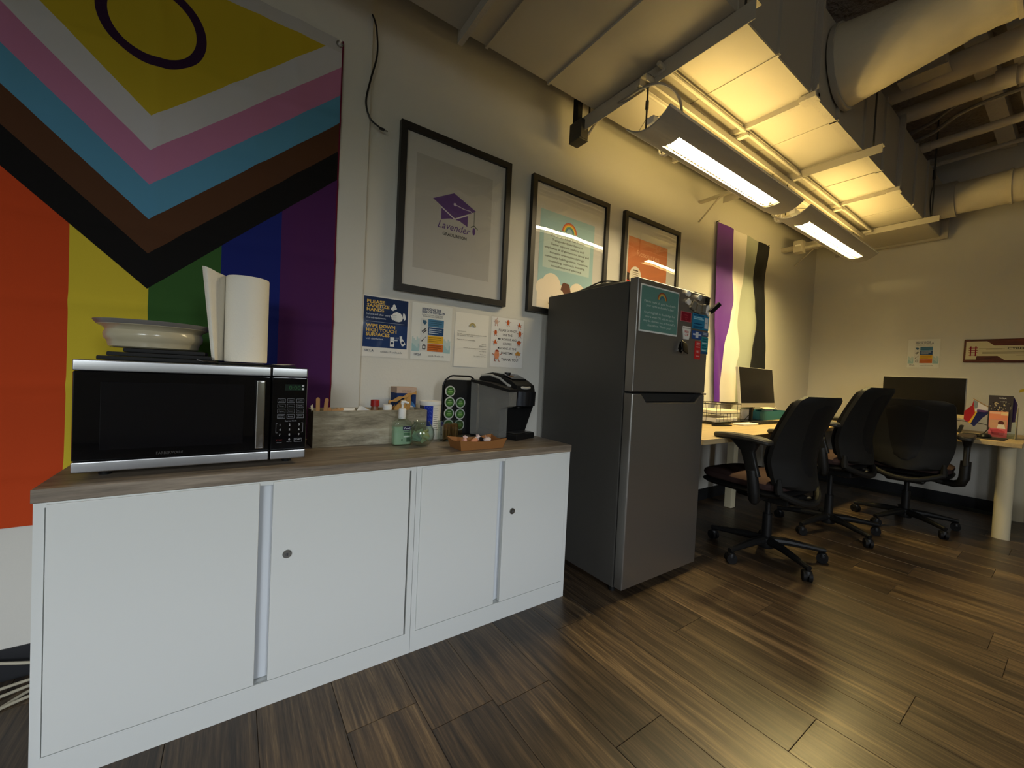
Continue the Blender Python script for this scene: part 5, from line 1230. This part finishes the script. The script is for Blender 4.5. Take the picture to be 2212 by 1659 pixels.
# computer by the striped flag
t = thing('desktop_computer', 'all in one computer with dark screen in front of the striped flag', 'computer', (4.11, -.25, DT))
M_ = Matrix.Translation((4.105, -.29, .848)) @ Matrix.Rotation(math.radians(-7), 4, 'X')
part('screen_housing', MB().rbox(-.316, .316, 0, .022, 0, .338, .004).xf(M_), M_silver, t)
part('screen', MB().box(-.304, .306, -.0012, 0.0004, .034, .335).xf(M_), M_screen, t)
part('chin', MB().rbox(-.316, .316, -.0016, .0, 0, .033, .0004).xf(M_), mat('chin_taupe', srgb(150, 142, 126), .5), t)
part('stand', MB().rbox(4.04, 4.07, -.262, -.24, DT+.01, .93, .004), M_black, t)
part('stand_base', MB().rbox(3.93, 4.25, -.32, -.14, DT+.0003, DT+.010, .003), M_black, t)
t = thing('keyboard', 'black keyboard on the desk under the tilted computer screen', 'keyboard', (4.15, -.38, DT))
part('key_bed', MB().rbox(3.86, 4.28, -.405, -.325, DT+.0004, DT+.014, .004), M_black, t)
kb = MB()
for r in range(4):
    for c in range(15): kb.rbox(3.868+c*.0272, 3.892+c*.0272, -.400+r*.018, -.385+r*.018, DT+.0142, DT+.0185, .001, 1)
part('keys', kb, M_chairblk, t, kind='stuff')
t = thing('mug', 'white mug behind the computer stand', 'mug', (4.28, -.12, DT))
part('cup', MB().lathe([(.002, .001), (.036, .001), (.040, .01), (.040, .095), (.037, .095), (.036, .012), (.002, .008)], (4.24, -.11, DT), 28, cap=False), M_white, t)
part('handle', MB().tube([(4.20, -.11, DT+.075), (4.178, -.115, DT+.07), (4.172, -.115, DT+.045), (4.20, -.11, DT+.025)], .006, 8, smooth=4), M_white, t)
t = thing('computer_cable', 'thin black cable looping below the tilted computer', 'cable', (4.2, -.2, DT))
part('cable_run', MB().tube([(4.16, -.23, .86), (4.2, -.2, .80), (4.12, -.19, .75), (4.08, -.2, DT+.005), (4.3, -.22, DT+.006)], .003, 6, smooth=6), M_wire, t)
t = thing('card_box', 'open teal cardboard box of papers on the desk behind the chairs', 'box', (4.62, -.14, DT))
b = MB(); X0_, X1_, Y0_, Y1_, H_ = 4.30, 4.90, -.215, -.05, .082
b.box(X0_, X1_, Y0_, Y0_+.004, DT+.0004, DT+H_).box(X0_, X1_, Y1_-.004, Y1_, DT+.0004, DT+H_).box(X0_, X0_+.004, Y0_+.004, Y1_-.004, DT+.0004, DT+H_).box(X1_-.004, X1_, Y0_+.004, Y1_-.004, DT+.0004, DT+H_).box(X0_+.004, X1_-.004, Y0_+.004, Y1_-.004, DT+.0004, DT+.005)
part('box_walls', b, M_teal, t)
for k, (x, y, z, w, h, rx, rz, c, lab) in enumerate([
    (4.60, -.13, .830, .30, .10, 1.2, .1, (226, 220, 200), 'cream papers lying loosely in the teal box'),
    (4.66, -.10, .855, .16, .15, .5, -.2, (228, 224, 212), 'white leaflet leaning in the teal box'),
    (4.74, -.12, .930, .12, .16, .25, .1, (196, 172, 170), 'pinkish card standing up at the back of the teal box'),
    (4.82, -.12, .840, .12, .11, .7, .4, (222, 214, 190), 'folded pale leaflet at the right of the teal box')]):
    b = MB().box(-w/2, w/2, -.001, .001, -h/2, h/2).xf(Matrix.Translation((x, y, z)) @ Matrix.Rotation(rz, 4, 'Z') @ Matrix.Rotation(-rx, 4, 'X'))
    solo('leaflet', b, ink(*c), lab, 'paper', 'papers in the teal box')
t = thing('wire_tray', 'black wire letter tray on the desk beside the refrigerator', 'tray', (3.65, -.19, DT))
w = MB(); r_ = .0028
A0, A1, B0, B1 = 3.40, 3.77, -.30, -.06
for z in (DT+.018, DT+.085, DT+.16):
    w.tube([(A0, B0, z), (A1, B0, z), (A1, B1, z), (A0, B1, z), (A0, B0, z)], r_ if z < .8 else r_*1.4, 6)
part('wire_rail', w, M_wire, t)
for k in range(8):
    x = A0+(A1-A0)*k/7
    if k in (2, 3, 4, 5): part('wire', MB().tube([(x, B1, DT+.16), (x, B1, DT+.018), (x, B0, DT+.018), (x, B0, DT+.085)], .0018, 5), M_wire, t)
    else: part('wire', MB().tube([(x, B1, DT+.16), (x, B1, DT+.018), (x, B0, DT+.018), (x, B0, DT+.16)], .0018, 5), M_wire, t)
for k in range(4):
    y = B0+(B1-B0)*k/3
    part('wire', MB().tube([(A0, y, DT+.16), (A0, y, DT+.018), (A1, y, DT+.018), (A1, y, DT+.16)], .0018, 5), M_wire, t)
solo('paper_stack', MB().rbox(3.415, 3.785, -.288, -.072, DT+.088, DT+.108, .001, 1), mat('paper_stack', srgb(226, 216, 186), .8), 'cream paper stack lying across the wire letter tray', 'paper')
solo('paper_stack', MB().rbox(3.43, 3.755, -.285, -.075, DT+.0215, DT+.05, .001, 1), M_paper, 'lower grey paper stack inside the wire letter tray', 'paper')
solo('notebook', MB().rbox(3.62, 3.90, -.40, -.315, DT+.0004, DT+.012, .002, 1), M_paper, 'flat white notepad in front of the wire letter tray', 'notebook')
t = thing('stapler', 'black stapler on the desk edge beside the refrigerator', 'stapler', (3.40, -.36, DT))
M_ = Matrix.Translation((3.40, -.345, DT)) @ Matrix.Rotation(-.25, 4, 'Z')
part('stapler_base', MB().rbox(-.085, .085, -.018, .018, .0006, .010, .003).xf(M_), M_black, t)
part('stapler_arm', MB().rbox(-.085, .08, -.016, .016, .012, .032, .008).xf(M_ @ Matrix.Rotation(-.05, 4, 'Y')), M_blackgloss, t)
part('staple_head', MB().rbox(.06, .082, -.014, .014, .0335, .036, .001).xf(M_), M_chrome, t)
t = thing('pen', 'thin dark pen lying at the back of the desk between the chairs', 'pen', (5.2, -.2, DT))
part('barrel', MB().cyl((5.05, -.20, DT+.0055), (5.30, -.16, DT+.0055), .005, 8), M_wire, t)

# monitor on the right wall desk
t = thing('monitor', 'wide dark monitor with pale chin on the right wall desk', 'monitor', (5.5, -1.04, DT))
part('monitor_housing', MB().rbox(5.5, 5.535, -1.312, -.776, .832, 1.181, .005), M_silver, t)
part('screen', MB().box(5.4985, 5.5004, -1.309, -.779, .866, 1.178), M_screen, t)
part('chin', MB().rbox(5.4982, 5.501, -1.311, -.777, .833, .865, .0005), mat('chin_cream', srgb(206, 196, 160), .5), t)
part('stand', MB().rbox(5.54, 5.57, -1.08, -1.02, DT+.01, 1.0, .004), M_silver, t)
part('stand_base', MB().rbox(5.44, 5.66, -1.17, -.93, DT+.0004, DT+.012, .004), M_silver, t)
t = thing('monitor_cable', 'black cables drooping below the wide monitor', 'cable', (5.5, -1.25, DT))
part('cable_run', MB().tube([(5.52, -1.17, .84), (5.50, -1.24, .842), (5.47, -1.262, .80), (5.45, -1.262, DT+.012), (5.45, -1.15, DT+.004)], .0032, 6, smooth=6), M_wire, t)
part('cable_run', MB().tube([(5.48, -1.255, DT+.01), (5.5, -1.253, .80), (5.5, -1.29, .815), (5.46, -1.42, .805), (5.30, -1.47, .79), (5.2, -1.455, DT+.03)], .0032, 6, smooth=6), M_wire, t)
part('adapter', MB().rbox(5.40, 5.46, -1.305, -1.285, DT+.003, DT+.07, .006).xf(Matrix.Translation((5.43, -1.295, DT)) @ Matrix.Rotation(.25, 4, 'X') @ Matrix.Translation((-5.43, 1.295, -DT))), M_black, t)
t = thing('mouse_pad', 'black mouse pad with wrist rest on the right wall desk', 'mouse pad', (5.05, -1.45, DT))
part('pad', MB().rbox(4.97, 5.22, -1.575, -1.345, DT+.0004, DT+.005, .002), M_blackmat, t)
part('wrist_rest', MB().lathe([(.002, 0), (.05, .001), (.055, .010), (.04, .02), (.002, .023)], (5.10, -1.40, DT+.005), 28, sx=.8, sy=1.0), M_blackmat, t)
t = thing('mouse', 'black computer mouse on the mouse pad', 'mouse', (5.08, -1.49, DT))
part('mouse_body', MB().lathe([(.002, 0), (.032, .0005), (.034, .010), (.028, .024), (.012, .033), (.002, .034)], (5.07, -1.475, DT+.0052), 28, sx=1.5, sy=1.0), M_black, t)
part('logo_dot', MB().lathe([(.001, 0), (.004, 0), (.003, .001), (.001, .0012)], (5.035, -1.475, DT+.033), 12), M_silver, t)
# small flag, leaflets in holder
t = thing('desk_flag', 'small rainbow chevron flag on a thin stick beside the monitor', 'flag', (5.3, -1.4, DT))
part('stick', MB().cyl((5.30, -1.378, 1.010), (5.40, -1.60, .84), .003, 8), M_stick, t)
FP = lambda y, z, dx=0: (5.30+dx+(-1.38-y)*.25, y, z)
dfl = [([(-1.381, 1.000), (-1.372, .955), (-1.335, .905), (-1.334, .838), (-1.36, .815), (-1.392, .895)], (156, 34, 40)),
       ([(-1.381, .955), (-1.392, .895), (-1.36, .815), (-1.372, .806), (-1.402, .90)], (206, 166, 50)),
       ([(-1.402, .90), (-1.372, .806), (-1.392, .784), (-1.432, .86), (-1.478, .918), (-1.40, .925)], (34, 38, 84)),
       ([(-1.381, 1.000), (-1.392, .905), (-1.402, .922), (-1.478, .918), (-1.480, .925)], (204, 198, 204)),
       ([(-1.381, 1.000), (-1.387, .93), (-1.402, .935), (-1.405, .985)], (120, 128, 136)),
       ([(-1.402, .926), (-1.478, .918), (-1.44, .905), (-1.402, .908)], (96, 62, 110))]
for i, (pl_, c) in enumerate(dfl):
    part('cloth_panel', MB().prism(pl_, lambda y, z, i=i: FP(y, z, -.0006*i), lambda y, z, i=i: FP(y, z, -.0006*i+.0005)), ink(*c), t, smooth=0)
t = thing('leaflet_holder', 'clear leaflet stand on the right wall desk corner', 'holder', (5.32, -1.54, DT))
part('back_plate', MB().box(5.330, 5.334, -1.602, -1.462, DT+.0005, .955), M_clear, t)
part('side_plate', MB().prism([(5.24, DT+.0005), (5.41, DT+.0005), (5.36, .93), (5.33, .955), (5.30, .83)], lambda u, v: (u, -1.606, v), lambda u, v: (u, -1.603, v)), ink(150, 138, 104, .4), t, label='grey brown side of the stand')
part('front_lip', MB().box(5.296, 5.299, -1.602, -1.462, DT+.0005, DT+.04), M_clear, t)
t = thing('leaflet', 'pink leaflet with a photograph in front in the clear stand', 'leaflet', (5.305, -1.53, DT))
part('leaflet_sheet', MB().box(5.302, 5.306, -1.562, -1.467, DT+.002, .920), ink(214, 128, 122), t)
s = Sheet((5.302, -1.467, .920), -Y, -Z, .095, .203, .0003)
s.rect(0, 0, 1, .3, (220, 138, 106)).rect(.62, .02, 1, .14, (226, 196, 150)).rect(0, .02, .6, .1, (226, 176, 150)).rect(.05, .33, .95, .66, (196, 150, 120)).circ(.65, .44, .016, (90, 46, 44)).poly([(.5, .5), (.82, .5), (.9, .66), (.45, .66)], (226, 216, 200)).circ(.3, .5, .012, (200, 150, 120)).rect(0, .66, 1, 1, (206, 96, 108)).poly([(.1, .72), (.5, .68), (.9, .76), (.8, .94), (.2, .9)], (176, 66, 78)); s.done(t)
t = thing('leaflet', 'dark leaflet with white heading and a crowd photograph in the clear stand', 'leaflet', (5.315, -1.53, DT))
part('leaflet_sheet', MB().box(5.312, 5.316, -1.580, -1.458, DT+.05, 1.045), ink(62, 58, 64), t)
s = Sheet((5.312, -1.458, 1.045), -Y, -Z, .122, .14, .0003)
rg = random.Random(3)
for k in range(46): s.circ(.06+.88*rg.random(), .38+.52*rg.random(), .0022+.003*rg.random(), rg.choice([(206, 190, 150), (150, 146, 120), (30, 30, 32), (176, 160, 130)]), n=8)
s.text('UCLA', .58, .18, .010, (210, 210, 210), 'c', bold=.02, width=.036); s.text('LGBTQ', .62, .36, .007, (196, 196, 190), 'c'); s.done(t)
t = thing('leaflet', 'dark purple leaflet bent at the back of the clear stand', 'leaflet', (5.325, -1.58, DT))
part('leaflet_sheet', MB().prism([(-1.50, DT+.1), (-1.595, DT+.13), (-1.602, .98), (-1.583, 1.035), (-1.50, 1.035)], lambda u, v: (5.322, u, v), lambda u, v: (5.326, u, v)), ink(52, 38, 78), t)
t = thing('ribbon', 'yellow ribbon sticking up at the right frame edge above the leaflets', 'ribbon', (5.4, -1.62, 1.0))
part('ribbon_loop', MB().grid(8, 14, lambda u, v: (5.4+.02*math.sin(v*3), -1.600-.10*v, 1.095+.022*math.sin(v*PI)-.05*v*v-.022*u)), ink(206, 176, 60), t)
part('ribbon_tail', MB().grid(4, 8, lambda u, v: (5.41, -1.625-.02*u-.03*v, 1.085-.12*v)), ink(206, 176, 60), t)

# ================================================================ OFFICE CHAIRS
def thick(nu, nv, fn, th):
    b = MB(); n1 = nu+1
    V0 = [Vector(fn(i/nu, j/nv)) for j in range(nv+1) for i in range(n1)]; V1 = [v+Vector((0, th, 0)) for v in V0]
    Q = [(j*n1+i, j*n1+i+1, (j+1)*n1+i+1, (j+1)*n1+i) for j in range(nv) for i in range(nu)]; o = len(V0)
    fs = Q+[tuple(a+o for a in q_[::-1]) for q_ in Q]
    bd = [i for i in range(n1)]+[j*n1+nu for j in range(1, nv+1)]+[nv*n1+i for i in range(nu-1, -1, -1)]+[j*n1 for j in range(nv-1, 0, -1)]
    for a, c in zip(bd, bd[1:]+bd[:1]): fs.append((a, a+o, c+o, c))
    return b.add(V0+V1, fs)
def half_w(v, wb, wm, wt, rc=.06):
    w = wb+(wm-wb)*math.sin(min(1, v/.42)*PI/2) if v < .42 else wm+(wt-wm)*((v-.42)/.58)**1.3
    if v > .90: k = (v-.90)/.10; w -= rc*(1-math.sqrt(max(0, 1-k*k)))
    if v < .06: k = (.06-v)/.06; w -= .05*(1-math.sqrt(max(0, 1-k*k)))
    return w
BZ0, BZ1 = .46, .985
def back_y(z): return -.215+.03*math.sin((z-.50)*7.0)-.20*max(0, z-.62)
def make_chair(label, lift=0.0):
    global BZL; BZL = lift
    t = thing('office_chair', label, 'chair', (0, 0, 0), group='black office chairs at the desks')
    L = dict(local=True)
    part('hub', MB().lathe([(.002, .055), (.04, .055), (.045, .07), (.042, .115), (.03, .125), (.002, .125)], (0, 0, 0), 24), M_black, t, **L)
    part('gas_column', MB().cyl((0, 0, .12), (0, 0, .26), .026, 18).cyl((0, 0, .26), (0, 0, .37+lift), .016, 18), M_black, t, **L)
    for k in range(5):
        a = math.radians(102+72*k); c, s_ = math.cos(a), math.sin(a); R_ = .305
        lg = part('base_leg', MB().tube([(.03*c, .03*s_, .098), (.12*c, .12*s_, .098), (.24*c, .24*s_, .084), ((R_+.012)*c, (R_+.012)*s_, .074)], [.026, .022, .017, .014], 10), M_black, t, **L)
        d = Vector((-s_, c, 0)).lerp(Vector((c, s_, 0)), .35).normalized(); p = Vector((R_*c, R_*s_, .0292))
        b = MB()
        for q_ in (-1, 1): b.cyl(p+d*(.004*q_), p+d*(.021*q_), .0285, 20)
        b.cyl(p+d*-.004, p+d*.004, .014, 12).cyl(p+Z*.005, p+Z*.05, .0075, 10)
        part('caster', b, M_chairblk, lg, **L)
        part('caster_hood', MB().lathe([(.002, .036), (.02, .030), (.024, .02), (.024, .006)], p, 14, cap=False), M_black, lg, **L)
    part('mechanism', MB().rbox(-.11, .11, -.16, .14, .352, .405, .015).rbox(-.225, .225, -.055, -.0, .372, .398, .008).xf(Matrix.Translation((0, 0, lift))), M_black, t, **L)
    part('lever', MB().tube([(.10, .02, .375+lift), (.22, .04, .372+lift), (.27, .045, .366+lift)], [.006, .006, .009], 8), M_black, t, **L)
    def pan(sc, z0, z1, round_):
        lv = []
        for (k, z) in ((.90, z0), (.98, z0+.012), (1.0, (z0+z1)/2), (.985, z1-.012), (.90, z1), (.5, z1+.004)): lv.append((.245*k*sc, .25*k*sc, z+lift))
        return loft(lv, (0, .085, 0), 40)
    part('seat_pan', pan(1.0, .405, .440, 0), M_chairblk, t, **L)
    part('seat_cushion', pan(.985, .438, .492, 0), M_fabric, t, label='brown grey fabric seat cushion', **L)
    def sf(off, wb, wm, wt, z0, z1):
        def f(u, v):
            z = z0+(z1-z0)*v; w = half_w(v, wb, wm, wt); x = w*(2*u-1); q_ = (2*u-1)
            return (x, back_y(z)+off+.075*q_*q_*(1.25-.6*v), z+lift)
        return f
    part('back_shell', thick(18, 26, sf(-.012, .20, .252, .243, .462, BZ1), .022), M_chairshell, t, **L)
    part('rear_panel', thick(14, 18, sf(-.019, .155, .198, .192, .535, BZ1-.045), .009), M_chairblk, t, **L)
    part('back_pad', thick(16, 22, sf(.0105, .19, .238, .230, .50, BZ1-.015), .024), M_fabricblk, t, label='dark fabric back cushion', **L)
    yk = []
    for k in range(17):
        a = -1+2*k/16; yk.append((.205*a, -.225+.07*a*a, .385+.06*a*a+lift))
    part('back_yoke', MB().tube(yk, [.019]*17, 10), M_chairshell, t, **L)
    for sx in (-1, 1):
        part('back_upright', MB().tube([(.203*sx, -.155, .44+lift), (.203*sx, -.150, .47+lift), (.200*sx, -.148, .52+lift)], [.020, .020, .012], 10), M_chairshell, t, **L)
        part('back_link', MB().tube([(.06*sx, -.06, .385+lift), (.08*sx, -.15, .380+lift), (.10*sx, -.205, .395+lift)], .018, 10), M_black, t, **L)
        ar = part('armrest', MB().tube([(.16*sx, -.02, .385+lift), (.25*sx, -.05, .384+lift), (.285*sx, -.068, .40+lift), (.298*sx, -.070, .44+lift), (.30*sx, -.055, .56+lift)], [.022, .026, .030, .030, .028], 12), M_black, t, **L)
        part('arm_post', loft([(.016, .034, .53), (.016, .034, .60), (.018, .036, .66), (.03, .075, .712), (.034, .09, .722)], (0, 0, 0), 20).xf(Matrix.Translation((.30*sx, 0, lift)) @ Matrix.Shear('XY', 4, (0, .30)) @ Matrix.Translation((0, -.225, 0))), M_black, ar, **L)
        b = MB(); n = 12
        lv = [(.040, .153, .722), (.046, .160, .730), (.046, .160, .742), (.040, .153, .750)]
        bb = loft(lv, (.292*sx, .015, 0), 28)
        bb.v = [(x, y, z+lift-.22*max(0, abs(y-.015)-.06)*.6*(1 if y < 0 else .5)) for x, y, z in bb.v]
        part('arm_pad', bb, M_chairarm, ar, label='dark grey arm pad', **L)
    return t
ch = make_chair('black office chair nearest the refrigerator, at the poster wall desk')
ch.location = (3.06, -.83, 0); ch.rotation_euler = (0, 0, math.radians(-5))
c2 = make_chair('middle black office chair with the highest back, behind the nearest one', .07)
c2.location = (3.98, -.86, 0); c2.rotation_euler = (0, 0, math.radians(-5))
copy_thing(ch, (4.75, -1.125, 0), math.radians(-86), 'black office chair seen from behind, facing the right wall desk')
